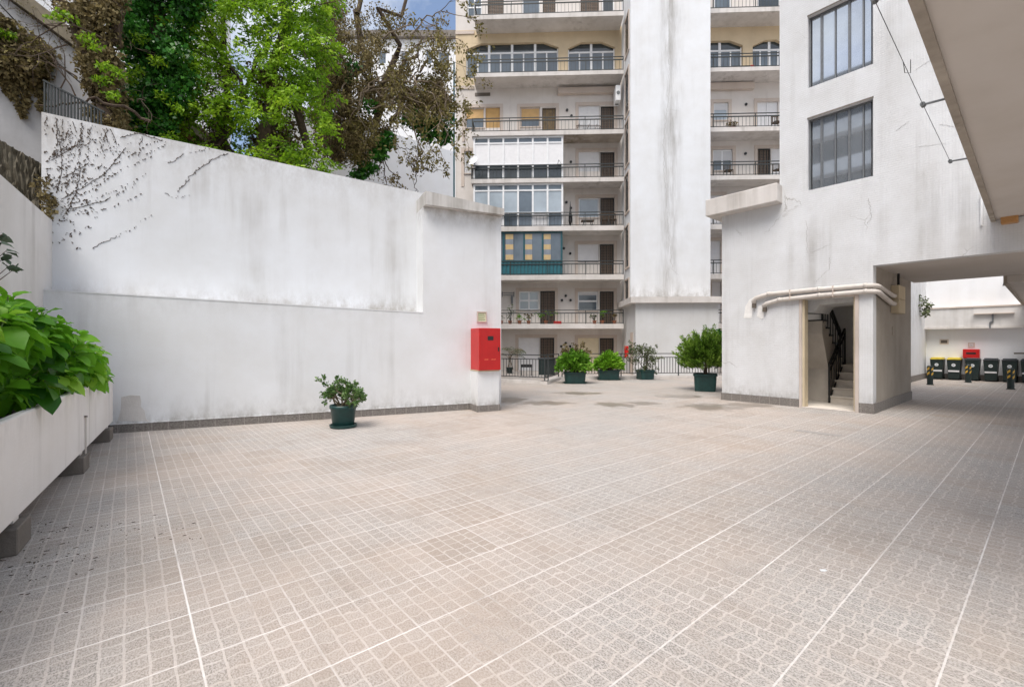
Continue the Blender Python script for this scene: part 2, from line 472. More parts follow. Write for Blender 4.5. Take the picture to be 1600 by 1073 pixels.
M['stone_ledge'] = plaster('stone_ledge', (.30,.26,.19), streak=.6, patch=.4, bmp=.6, bs=14)
M['skirting'] = None
M['planter'] = plaster('planter', (.80,.775,.75), streak=.42, patch=.10, bmp=.25, ss=4, bands=((1.0,.6,.22,4),))
M['concrete'] = plaster('concrete', (.27,.24,.21), streak=.8, patch=.6, bmp=.5, bs=25)
M['mosaic_wall'] = plaster('mosaic_wall', (.74,.757,.78), streak=.55, patch=.16, bmp=.55, bs=22, thr=.5, crack=.55, mosaic=.16, bands=((.2,1.0,.3,5),(.2,.5,.4,12)))
M['column_shaded'] = plaster('column_shaded', (.40,.36,.31), streak=.5, patch=.25, bmp=.4, bs=30, mosaic=.2)  # wall under the passage: its shade is put into this darker colour
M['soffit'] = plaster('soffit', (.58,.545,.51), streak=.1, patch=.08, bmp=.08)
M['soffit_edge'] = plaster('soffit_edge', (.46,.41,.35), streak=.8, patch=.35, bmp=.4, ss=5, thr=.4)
M['facade'] = plaster('facade', (.70,.66,.625), streak=.3, patch=.13, bmp=.08)
M['facade_cream'] = plaster('facade_cream', (.66,.54,.37), streak=.25, patch=.15, bmp=.08)
M['trim'] = plaster('trim', (.60,.52,.46), streak=.3, patch=.12, bmp=.08)
M['slab'] = plaster('slab', (.69,.66,.635), streak=.6, patch=.22, bmp=.2, ss=3, thr=.48)
M['slab_mossy'] = plaster('slab_mossy', (.50,.44,.38), dirt=(.13,.10,.06), streak=.9, patch=.4, bmp=.3, thr=.38)
M['tower'] = plaster('tower', (.745,.765,.79), streak=.16, patch=.09, bmp=.1, thr=.5, vrun=(2.05,.75,.85), bands=((3.9,5.0,1.1,1.8),))
M['tower_block'] = plaster('tower_block', (.66,.67,.68), streak=.25, patch=.10, bmp=.1)
M['far_white'] = plaster('far_white', (.80,.815,.84), streak=.12, patch=.06, bmp=.05)
M['roof_tile'] = plain('roof_tile', (.30,.13,.08), .9, .3, 8)
M['dark_metal'] = plain('dark_metal', (.028,.034,.034), .5, .2, 20)
M['grey_metal'] = plain('grey_metal', (.16,.17,.18), .5, .2, 20, metal=.3)
M['white_metal'] = plain('white_metal', (.78,.79,.80), .4, .05)
M['brown_door'] = None
M['glass'] = plain('glass', (.10,.13,.16), .06, .3, .7, spec=.8)
M['glass_pale'] = plain('glass_pale', (.36,.42,.47), .10, .2, .8, spec=.8)
M['glass_dark'] = plain('glass_dark', (.035,.045,.05), .06, .3, 1.0, spec=.8)
M['stair_glass'] = plain('stair_glass', (.50,.54,.58), .03, .22, .55, metal=.75)
M['shutter_white'] = plain('shutter_white', (.74,.74,.75), .5, .04)
M['shutter_grey'] = plain('shutter_grey', (.60,.60,.61), .5, .05)
M['shutter_cream'] = plain('shutter_cream', (.72,.64,.46), .5, .05)
M['shutter_tan'] = plain('shutter_tan', (.55,.34,.13), .5, .1)
M['teal'] = plain('teal', (.010,.075,.092), .4, .12, 9)
M['teal_panel'] = plain('teal_panel', (.016,.125,.155), .45, .12, 9)
M['red'] = plain('red', (.52,.012,.010), .38, .10, 4, bmp=.03, bs=20)
M['red_shaded'] = plain('red_shaded', (.43,.008,.008), .38, .10, 4)  # same red, darkened in colour for the less lit front face
M['black'] = plain('black', (.012,.012,.012), .5)
M['orange_mark'] = plain('orange_mark', (.75,.12,.06), .5)
M['paper'] = plain('paper', (.55,.60,.42), .5, .1, 20)
M['pot_teal'] = plain('pot_teal', (.010,.048,.045), .42, .25, 6, bmp=.05, bs=40)
M['soil'] = plain('soil', (.05,.035,.025), .95, .4, 30, bmp=.6, bs=60)
M['pipe'] = plaster('pipe', (.66,.62,.58), streak=.4, patch=.15, bmp=.05, ss=6)
M['cream_paint'] = plaster('cream_paint', (.62,.53,.38), streak=.5, patch=.2, bmp=.1, ss=6)
M['pink_frame'] = plaster('pink_frame', (.64,.56,.51), streak=.7, patch=.2, bmp=.15, ss=7, thr=.42)
M['step'] = plaster('step', (.82,.76,.68), streak=.4, patch=.25, bmp=.1)
M['stair_wall'] = plaster('stair_wall', (.78,.75,.71), streak=.3, patch=.2, bmp=.6, bs=30)
M['bin'] = plain('bin', (.010,.022,.021), .45, .25, 8)
M['bin_lid'] = plain('bin_lid', (.035,.042,.05), .45, .2, 8)
M['yellow_lid'] = plain('yellow_lid', (.62,.50,.05), .45, .15, 8)
M['yellow'] = plain('yellow', (.66,.40,.05), .5, .12, 10)
M['sticker'] = plain('sticker', (.72,.74,.76), .5)
M['plate'] = plain('plate', (.12,.10,.08), .5)
M['orange_lamp'] = plain('orange_lamp', (.42,.22,.08), .4, .15)
M['bark'] = plain('bark', (.085,.06,.042), .95, .4, 12, bmp=.6, bs=25)
M['bark_pale'] = plain('bark_pale', (.20,.155,.11), .95, .3, 12)
M['terracotta'] = plain('terracotta', (.33,.12,.06), .8)
def door_mat():
    m, t, p = nt('brown_door')
    tc = N(t, "ShaderNodeTexCoord").outputs["Object"]
    sep = N(t, "ShaderNodeSeparateXYZ"); t.links.new(tc, sep.inputs[0])
    sw = N(t, "ShaderNodeCombineXYZ"); t.links.new(sep.outputs[0], sw.inputs[0]); t.links.new(sep.outputs[2], sw.inputs[1])
    b = N(t, "ShaderNodeTexBrick"); b.offset = 0
    for k, v in (("Scale",1),("Brick Width",.13),("Row Height",.16),("Mortar Size",.02)): b.inputs[k].default_value = v
    t.links.new(sw.outputs[0], b.inputs["Vector"])
    n = ramp(t, noise(t, tc, 9, 5), .3, .7)
    c = mixc(t, n, (.05,.033,.022), (.085,.055,.035))
    t.links.new(mixc(t, math_(t,'MULTIPLY',b.outputs["Fac"],.8), c, (.13,.09,.06)), p.inputs["Base Color"])
    p.inputs["Roughness"].default_value = .5
    bump(t, p, b.outputs["Fac"], .6, .02)
    return m
M['brown_door'] = door_mat()
def skirting_mat():
    m, t, p = nt('skirting')
    tc = N(t, "ShaderNodeTexCoord").outputs["Object"]
    sep = N(t, "ShaderNodeSeparateXYZ"); t.links.new(tc, sep.inputs[0])
    sw = N(t, "ShaderNodeCombineXYZ"); t.links.new(math_(t,'ADD',sep.outputs[0],sep.outputs[1]), sw.inputs[0]); t.links.new(sep.outputs[2], sw.inputs[1])
    b = N(t, "ShaderNodeTexBrick"); b.offset = 0
    for k, v in (("Scale",1),("Brick Width",.245),("Row Height",2.0),("Mortar Size",.006)): b.inputs[k].default_value = v
    t.links.new(sw.outputs[0], b.inputs["Vector"])
    g = ramp(t, noise(t, tc, 35, 5, .7), .3, .7)
    c = mixc(t, g, (.11,.098,.088), (.27,.25,.23))
    t.links.new(mixc(t, math_(t,'MULTIPLY',b.outputs["Fac"],.6), c, (.36,.33,.31)), p.inputs["Base Color"])
    p.inputs["Roughness"].default_value = .8
    bump(t, p, g, .4, .01)
    return m
M['skirting'] = skirting_mat()
# foliage
M['hydrangea'] = leafmat('hydrangea', ((.03,.13,.008),(.15,.40,.02),(.38,.64,.07)), 3, .42, .42)
M['ivy'] = leafmat('ivy', ((.012,.055,.008),(.04,.17,.02),(.12,.34,.05)), 3, .2, .35)
M['spring'] = leafmat('spring', ((.08,.18,.008),(.25,.46,.018),(.48,.70,.05)), 3, .45)
M['brown_leaf'] = leafmat('brown_leaf', ((.06,.045,.02),(.19,.15,.065),(.38,.31,.15)), 3, .25, .8)
M['olive_leaf'] = leafmat('olive_leaf', ((.07,.06,.02),(.18,.155,.045),(.34,.29,.11)), 3, .3, .8)
M['jade'] = leafmat('jade', ((.04,.09,.025),(.10,.19,.05),(.19,.29,.10)), 8, .12, .35)
M['bright_bush'] = leafmat('bright_bush', ((.06,.17,.012),(.16,.36,.03),(.34,.54,.09)), 6, .35)
M['lime_bush'] = leafmat('lime_bush', ((.08,.22,.01),(.22,.46,.03),(.36,.60,.06)), 6, .35)
M['needle'] = leafmat('needle', ((.06,.14,.012),(.17,.31,.03),(.33,.46,.09)), 6, .2)
M['grey_leaf'] = leafmat('grey_leaf', ((.06,.08,.04),(.12,.15,.07),(.20,.23,.12)), 6, .2)
M['eucalypt'] = leafmat('eucalypt', ((.06,.09,.06),(.12,.17,.11),(.20,.25,.18)), 6, .2)
def hitx(fr, px, py, x):
    o = fr.l(0, 0); d = fr.l(fr.ox + 0, fr.oy + 0)
    dx, dy = (px-800)/F, 1.0
    lx, ly = fr.c*dx + fr.s*dy, -fr.s*dx + fr.c*dy
    t = (x-o[0])/lx
    return (o[1]+t*ly, EYE+t*(536.5-py)/F)

# ================================================================== ground
mb = MB(); mb.face([(-300,-300,0),(300,-300,0),(300,300,0),(-300,300,0)])
g = struct(solo(mb, "paved_ground", M['paving'], "courtyard paved with cobble patterned slabs", "ground", GRID))

# ================================================================== long white wall with the capped block
xa = LW.hit(65, 300, .62)[0]; xb = LW.hit(661, 488, 0)[0]; xe = LW.hit(783, 345, 0)[0]
wall = thing("boundary_wall", "long white rendered wall with a low ledge and a capped block behind the red cabinet", "wall", LW, (xa,0,0))
zl0 = LW.hit(82, 453, 0)[1]; zl1 = LW.hit(661, 488, 0)[1]; xl = LW.hit(82, 453, 0)[0]
zat = lambda x: zl0 + (zl1-zl0)*(x-xl)/(xb-xl)
MB().prism([(xa-.6,0),(xb,0),(xb,zl1),(xa-.6,zat(xa-.6))], 0, .618).build("lower_wall", M['white_wall'], wall)
MB().prism([(xa-.6,zat(xa-.6)-.02),(xb-.003,zl1-.02),(xb-.003,zl1+.004),(xa-.6,zat(xa-.6)+.004)], -.007, .3).build("ledge", M['white_wall'], wall)
pts = [LW.hit(px, py, .62) for px, py in ((65,175),(200,204.5),(350,235.8),(500,268),(661,302))]
xbu = pts[-1][0]
MB().prism([(xa,0)]+[(xb+.25,0),(xb+.25,pts[-1][1]-.01)]+pts[::-1], .62, .88).build("upper_wall", M['upper_panel'], wall)
ztop = LW.hit(661, 322, 0)[1]-.02
MB().box(xb, xe, 0, 2.4, 0, ztop).build("end_block", M['end_block'], wall)
c0 = LW.hit(665, 298, -.22); c1 = LW.hit(787, 326, -.22); b0 = LW.hit(665, 320, -.22); b1 = LW.hit(787, 348, -.22)
zc_t = (c0[1]+c1[1])/2; zc_b = ztop+.002
MB().prism([(c0[0],zc_b),(c1[0]+.02,zc_b),(c1[0]+.02,c1[1]),(c0[0],c0[1])], -.22, 2.6).build("wall_cap", M['weathered_cap'], wall)
xp0 = LW.hit(746.5, 600, -.48)[0]; xp1 = LW.hit(780, 600, -.48)[0]
MB().box(xl+.35, xp0-.002, -.022, -.001, 0, .15).build("skirting", M['skirting'], wall)
MB().box(xl+.35, xp0-.002, -.028, -.001, .151, .166).build("skirting_bead", M['white_wall'], wall)
# patch of bare render low on the wall
q = [LW.hit(px, py, 0) for px, py in ((184,657),(189,640),(190,620),(204,617),(219,618),(221,628),(220,634),(226,641),(228,652),(233,658))]
MB().prism(q, -.005, -.0005).build("bare_patch", plaster('bare_patch', (.69,.67,.65), streak=.6, patch=.35, bmp=.4), wall)
# pillar and cabinet
zp = LW.hit(762, 580, -.48)[1]
ped = thing("pedestal", "short white pillar with grey tile skirting carrying the large red cabinet", "pillar", LW, (xp0,-.48,0))
MB().box(xp0, xp1, -.48, -.001, .15, zp).build("shaft", M['white_wall'], ped)
MB().box(xp0-.02, xp1+.02, -.505, -.001, 0, .15).build("skirting", M['skirting'], ped)
xr0 = LW.hit(749, 545, -.5700)[0]; xr1 = LW.hit(782.5, 545, -.5700)[0]; zr0 = zp+.03; zr1 = LW.hit(765, 512.5, -.5700)[1]
cab = thing("fire_cabinet", "large red metal cabinet on the white pillar at the end of the long wall", "cabinet", LW, (xr0,-.5700,zp))
MB().box(xr0, xr1, -.5500, -.002, zr0, zr1, .006).build("body", M['red'], cab)
dr = MB().box(xr0+.004, xr1-.004, -.5720, -.5520, zr0+.008, zr1-.008, .004).build("door", M['red_shaded'], cab)
x2, z2 = LW.hit(762, 525, -.5740); x3, z3 = LW.hit(771, 531.5, -.5740)
MB().box(x2, x3, -.5760, -.5725, z3, z2).build("name_plate", M['black'], dr)
for a, b in ((757,763),(767.5,774.5)):
    mk = MB()
    u0 = LW.hit(a, 561, -.5740)[0]; u1 = LW.hit(b, 562.5, -.5740)[0]; w = (u1-u0)/4
    z = LW.hit(760, 561.5, -.5740)[1]
    for k in range(4): mk.box(u0+k*w, u0+k*w+w*1.0, -.5745, -.5725, z-.012, z+(.012 if k%2 else .004))
    mk.build("mark", M['orange_mark'], dr)
MB().box(xr1-.075,xr1-.045,-.5880,-.5725,(zr0+zr1)/2-.05,(zr0+zr1)/2+.05,.004).build("handle", M['black'], dr)
for zz in (zr0+.14, zr1-.2): MB().tube([(xr0+.008,-.5760,zz),(xr0+.008,-.5760,zz+.08)], .009, 8).build("hinge", M['red'], cab)
MB().box(xr0-.01, xr1, -.5, -.002, zp+.001, zp+.029).build("base_plate", M['cream_paint'], cab)
s0 = LW.hit(745, 486.5, 0); s1 = LW.hit(760, 503.5, 0)
sg = thing("notice_sign", "small framed green and white notice on the wall above the large red cabinet", "sign", LW, (s0[0],0,s1[1]))
MB().frame(s0[0], s1[0], s1[1], s0[1], -.03, -.001, .022).build("frame", M['trim'], sg)
MB().box(s0[0]+.0222, s1[0]-.0222, -.012, -.001, s1[1]+.0222, s0[1]-.0222).build("panel", M['paper'], sg)
ln = MB()
for k in range(4):
    z = s1[1]+.05+k*.045
    ln.box(s0[0]+.04, s1[0]-.045-.02*(k%2), -.0135, -.0125, z, z+.014)
ln.build("text_lines", plain('sign_green', (.20,.30,.12), .6), sg)

# ================================================================== planter trough and the wall behind it
PL = Frame(-3.98, 3.75, math.atan2(4.21, -2.96))
LEN = 5.08
tr = thing("planter_trough", "long white concrete planter trough raised on blocks along the left side", "planter", PL, (0,0,0))
zt, zb = 1.04, .25
m = MB(); x0, x1, y1 = -3.2, LEN, .95
m.box(x0, x1, 0, .07, zb, zt, .012); m.box(x0, x1, y1-.07, y1, zb, zt, .012)
m.box(x0, x0+.07, .071, y1-.071, zb, zt-.003); m.box(x1-.07, x1-.001, .071, y1-.071, zb, zt-.003)
m.box(x0+.071, x1-.071, .071, y1-.071, zb+.002, zb+.08)
m.build("trough", M['planter'], tr)
MB().box(x0+.072, x1-.072, .072, y1-.072, zb+.1, zt-.07).build("soil", M['soil'], tr)
for xx in (-2.6, -.02, 2.62, LEN-.24):
    MB().box(xx-.36, xx, -.03, .8, 0, .2, .008).build("foot_block", M['concrete'], tr)
    MB().box(xx-.2, xx-.06, .03, .7, .2, zb).build("spacer", M['planter'], tr)
for px, py0 in ((136, 652),):
    xx, zz = PL.hit(px, py0, -.02)
    d = MB(); d.bar((xx,-.01,.2),(xx,-.01,zz),.016,.016); d.build("drain_pipe", M['pipe'], tr)
    MB().bar((xx+.02,-.014,zz+.012),(xx-.05,-.014,zz+.02),.022,.022).build("pipe_cap", M['plate'], tr)
cw = LW.w(*LW.hit(82, 345, .62)[:1], .62)
cx, cy = PL.l(cw.x, cw.y)
zside = LW.hit(82, 345, .62)[1]
sw = thing("side_wall", "streaked white wall behind the hydrangea planter, meeting the long wall at the left corner", "wall", PL, (cx,cy,0))
MB().box(cx-9, cx+.02, cy, cy+.22, 0, zside).build("wall", M['side_wall'], sw)

# ================================================================== upper left: stair wall, ledge, railing, hill
UY = 8.5
H = lambda px, py, y=UY: LW.hit(px, py, y)
up = thing("stair_wall", "grey rendered wall with a sloping mossy coping above the left corner", "wall", LW, (H(60,200)[0],UY,0))
MB().prism([H(-260,900),H(420,900),H(420,300),H(330,238),H(-260,-205)], UY, UY+.3).build("wall", M['grey_wall'], up)
MB().prism([H(-260,-205),H(420,300),H(420,275),H(330,213),H(-260,-235)], UY-.2, UY+.7).build("coping", M['stone_ledge'], up)
ra = thing("stair_railing", "dark steel bar railing rising just behind the left end of the long white wall", "railing", LW, (H(70,190,1.6)[0],1.6,0))
m = MB()
tops = lambda px: 127 + (px-70)*.52
for k in range(18):
    px = 70 + k*5.2
    x, z = H(px, tops(px), 1.6); m.bar((x,1.6,3.5),(x,1.6,z),.025)
m.build("bars", M['dark_metal'], ra)
a, b = H(68, 126, 1.6), H(164, 176, 1.6)
MB().bar((a[0],1.6,a[1]),(b[0],1.6,b[1]),.045,.03).build("top_rail", M['dark_metal'], ra)
# rough masonry strip below, left of the long wall
random.seed(5)
def rough_block(mb, pts, y0, y1, amp, n=70):
    """band of broken masonry between an upper and a lower line"""
    top, bot = pts
    rows = 16; base = len(mb.v)
    for r in range(rows+1):
        for i in range(n+1):
            f = i/n; g_ = r/rows
            x = (top[0][0]*(1-f)+top[1][0]*f)*(1-g_)+(bot[0][0]*(1-f)+bot[1][0]*f)*g_
            z = (top[0][1]*(1-f)+top[1][1]*f)*(1-g_)+(bot[0][1]*(1-f)+bot[1][1]*f)*g_
            mb.v.append((x, y0+random.uniform(-amp,amp), z+random.uniform(-amp,amp)*.5))
    for r in range(rows):
        for i in range(n):
            k = base+r*(n+1)+i
            mb.f.append((k,k+1,k+n+2,k+n+1)); mb.mi.append(0)
    mb.prism([top[0],top[1],bot[1],bot[0]], y0+amp+.02, y1)
m = MB(); rough_block(m, ((H(-120,150,1.9),H(80,265,1.9)),(H(-120,360,1.9),H(80,400,1.9))), 1.9, 2.55, .05)
solo(m, "rubble_ledge", M['rubble'], "strip of dark broken masonry below the grey wall at the far left", "masonry ledge", LW, (H(0,240,1.9)[0],1.9,0))
# hillside behind the wall
m = MB(); n = 24
def hz(x, y): return 3.6 + .17*max(0,y-1) + .25*math.sin(x*.9+y*.6)
vs = [(-14+ i*1.35, .9+ j*1.1, hz(-14+i*1.35, .9+j*1.1)) for j in range(n+1) for i in range(18)]
m.add(vs, [(j*18+i, j*18+i+1, (j+1)*18+i+1, (j+1)*18+i) for j in range(n) for i in range(17)])
# keep the bank off the open court on the right
vv = []
for (x, y, z) in m.v:
    p = LW.w(x, y, z)
    if p.x > -.10*p.y-1.0: p.x = -.10*p.y-1.0; x, y = LW.l(p.x, p.y)
    vv.append((x, y, z))
m.v = vv
rim = [j*18+17 for j in range(n+1)]
i0 = len(m.v); m.v += [(m.v[r][0]+.05, m.v[r][1], -.1) for r in rim]
for j in range(n): m.f.append((rim[j], i0+j, i0+j+1, rim[j+1])); m.mi.append(0)
struct(solo(m, "hillside", M['earth'], "earth bank behind the long white wall", "hillside", LW, (0,0,0), smooth=True))
# second retaining wall further back
sx, sy = GRID.l(*((-3.15)*1.0, 25.2)) if False else GRID.l(-3.13, 24.9)
RY = lambda px, py: hitx(GRID, px, py, sx)
y_a, z_a = RY(708, 237); y_b, z_b = RY(600, 205)
rw = thing("retaining_wall", "tall plain white retaining wall below the brown tree, reaching the apartment block", "wall", GRID, (sx,y_b,0))
zr = (z_a+z_b)/2
# polygon in y,z at constant x
def yz_prism(mb, poly, x0, x1):
    n = len(poly)
    mb.add([(x0,y,z) for y,z in poly]+[(x1,y,z) for y,z in poly],
           [tuple(range(n)), tuple(range(2*n-1,n-1,-1))]+[(i,i+n,(i+1)%n+n,(i+1)%n) for i in range(n)])
    return mb
slope = (z_a-z_b)/(y_a-y_b)
yz_prism(MB(), [(y_b-5,0),(y_a,0),(y_a,z_a),(y_b-5,z_b-5*slope)], sx-.3, sx).build("wall", M['far_white'], rw)

# ================================================================== houses behind the trees
hb = thing("white_house", "plain white house wall rising behind the grey stair wall at the upper left", "house", LW, (H(0,0,13)[0],13,0))
MB().box(H(-300,0,13)[0], H(330,0,13)[0], 13, 20, 0, H(0,-300,13)[1]).build("wall", M['far_white'], hb)
x0, z0 = H(-40,-25,13); x1, z1 = H(18,4,13)
MB().frame(x0,x1,z1,z0,12.93,13.0-.002,.08).build("window", M['white_metal'], hb)
FAR = Frame(-6, 40, 0)
fh = thing("distant_house", "distant white building with a grey cornice seen through the brown branches", "house", FAR, (-9,0,0))
fx0 = FAR.hit(535, 60, 0)[0]; fx1 = FAR.hit(735, 60, 0)[0]; fz = FAR.hit(600, 62, 0)[1]
wr = [FAR.hit(a,b,0)+FAR.hit(c,d,0) for a,b,c,d in ((590,78,604,100),(625,80,640,104),(664,78,676,100),(684,80,703,108),(600,130,618,160),(560,82,574,104),(640,136,655,165))]
MB().holes(fx0, fx1, 0, fz, 0, .4, [(w[0],w[2],w[3],w[1]) for w in wr]).build("wall", M['far_white'], fh)
MB().box(fx0, fx1, .42, 9, 0, fz-.1).build("body", M['far_white'], fh)
MB().box(fx0-.3, fx1+.3, -.4, 9, fz, fz+.55).build("cornice", M['concrete'], fh)
for w in wr:
    wf = MB().frame(w[0]+.01,w[2]-.01,w[3]+.01,w[1]-.01,.12,.2,.09).build("window", M['white_metal'], fh)
    MB().box(w[0]+.1,w[2]-.1,.15,.18,w[3]+.1,w[1]-.1).build("pane", M['glass'], wf)
# little tiled roof behind the wall
KF = Frame(-8.6, 15.0, R(25))
k0 = KF.hit(283, 195, 0); k1 = KF.hit(322, 222, 0)
sh = thing("garden_shed", "little shed eave with a red tiled edge, between the ivy tree and spring tree", "shed", KF, (k0[0],0,0))
yz = MB(); yz.prism([(k0[0]-1,k0[1]+.75),(k1[0],k1[1]-.05),(k1[0],k1[1]+.12),(k0[0]-1,k0[1]+.92)], -.2, 2.2); yz.build("roof", M['trim'], sh)
yz = MB(); yz.prism([(k0[0]-1,k0[1]+.45),(k1[0]-.2,k1[1]-.2),(k1[0]-.2,k1[1]-.08),(k0[0]-1,k0[1]+.72)], -.12, 2.2); yz.build("tile_edge", M['roof_tile'], sh)
MB().prism([(k0[0]-.9,0),(k1[0]-.3,0),(k1[0]-.3,k1[1]-.3),(k0[0]-.9,k0[1]+.4)], 0, 2).build("wall", M['far_white'], sh)

# ================================================================== apartment block
XL_ = APT.hit(712, 200, 0)[0]; XR_ = APT.hit(1300, 200, 0)[0]
apt = thing("apartment_building", "tall white apartment block with rows of railed balconies, facing the courtyard", "building", APT, (XL_,0,0))
SY = -1.2
slab_px = [505.8, 428.8, 352.2, 276.8, 202.2, 109.6, 17.9]
ZF = [0.0]+[APT.hit(968, y, SY)[1] for y in slab_px]+[23.3]
TH = [0]+[APT.hit(968, a, SY)[1]-APT.hit(968, b, SY)[1] for a, b in zip(slab_px, (513.2,436.6,359.6,283.3,208.8,115.7,24.8))]+[.25]
W = 0.0
# openings by storey: kind, left, top, right, bottom (None: down to the floor)
DOOR = 'door'
OPEN = {
 0: [('sh_white',810,527.5,843,None),(DOOR,844,527.5,866,None),('sh_cream',903,528,936,None),(DOOR,937,528,959,None),('sh_white',1060,520,1118,None)],
 1: [('win4',811,455,842,484),(DOOR,844,454.5,867,None),('winblind',903,455.5,934,485),(DOOR,937,455,959,None),('sh_white',1112,440,1127,None)],
 2: [('sh_half',903,381.5,935.5,410),(DOOR,937,381.5,959,None),(DOOR,812,381.5,834,None),('sh_white',1110,376,1126,None)],
 3: [('sky',904,309.5,936,340),(DOOR,938,309,960,None),('sh_white',790,308,840,None),('sh_white',1110,305,1130,None)],
 4: [('sh_white',904,237,937,268),(DOOR,938,237.5,960,None),('grille',725.5,236.5,738,271),(DOOR,790,237,820,None),('blindwin',1114,233.5,1144.5,266.5),(DOOR,1183.5,232,1204,None),('sh_white',1205.5,232,1232,None)],
 5: [('tan_l',727,168.5,757,200),('sh_tan',758.5,168,781,200),('tan',813,167.5,844,198),('door_gold',847,168.5,868.5,None),('white2',904,165,937,None),(DOOR,938.5,166,959.5,None),('half_sky',1115,160.5,1138,188),('white2',1183,159,1216,None),('sh_white',1217.5,159,1230,None)],
 6: [],
 7: [('win2',730,-18,753,26),('sh_brown',762,-14,787,None),('win1',816,-16,844,22),('sh_brown',848,-14,868,None),('sh_brown',907,-16,936,None),('glassd',941,-16,960,None),('win1',1116,-20,1143,None),('glassd',1184,-20,1220,None)],
}
ARCH = [(728,67,872.5,112.5,24,9), (887.5,66,961,110.5,21,9), (1092,64,1160.5,107,20,8), (1176,62.5,1232,106,20,9)]
SH = {'sh_white':'shutter_white','sh_cream':'shutter_cream','sh_half':'shutter_white','sh_tan':'shutter_tan','sh_brown':'brown_door','white2':'shutter_white'}
def arect(a, b, c, d, y=0.0):
    p, q = APT.hit(a, b, y), APT.hit(c, d if d is not None else b, y)
    return p[0], q[0], q[1], (p[1]+APT.hit(c, b, y)[1])/2
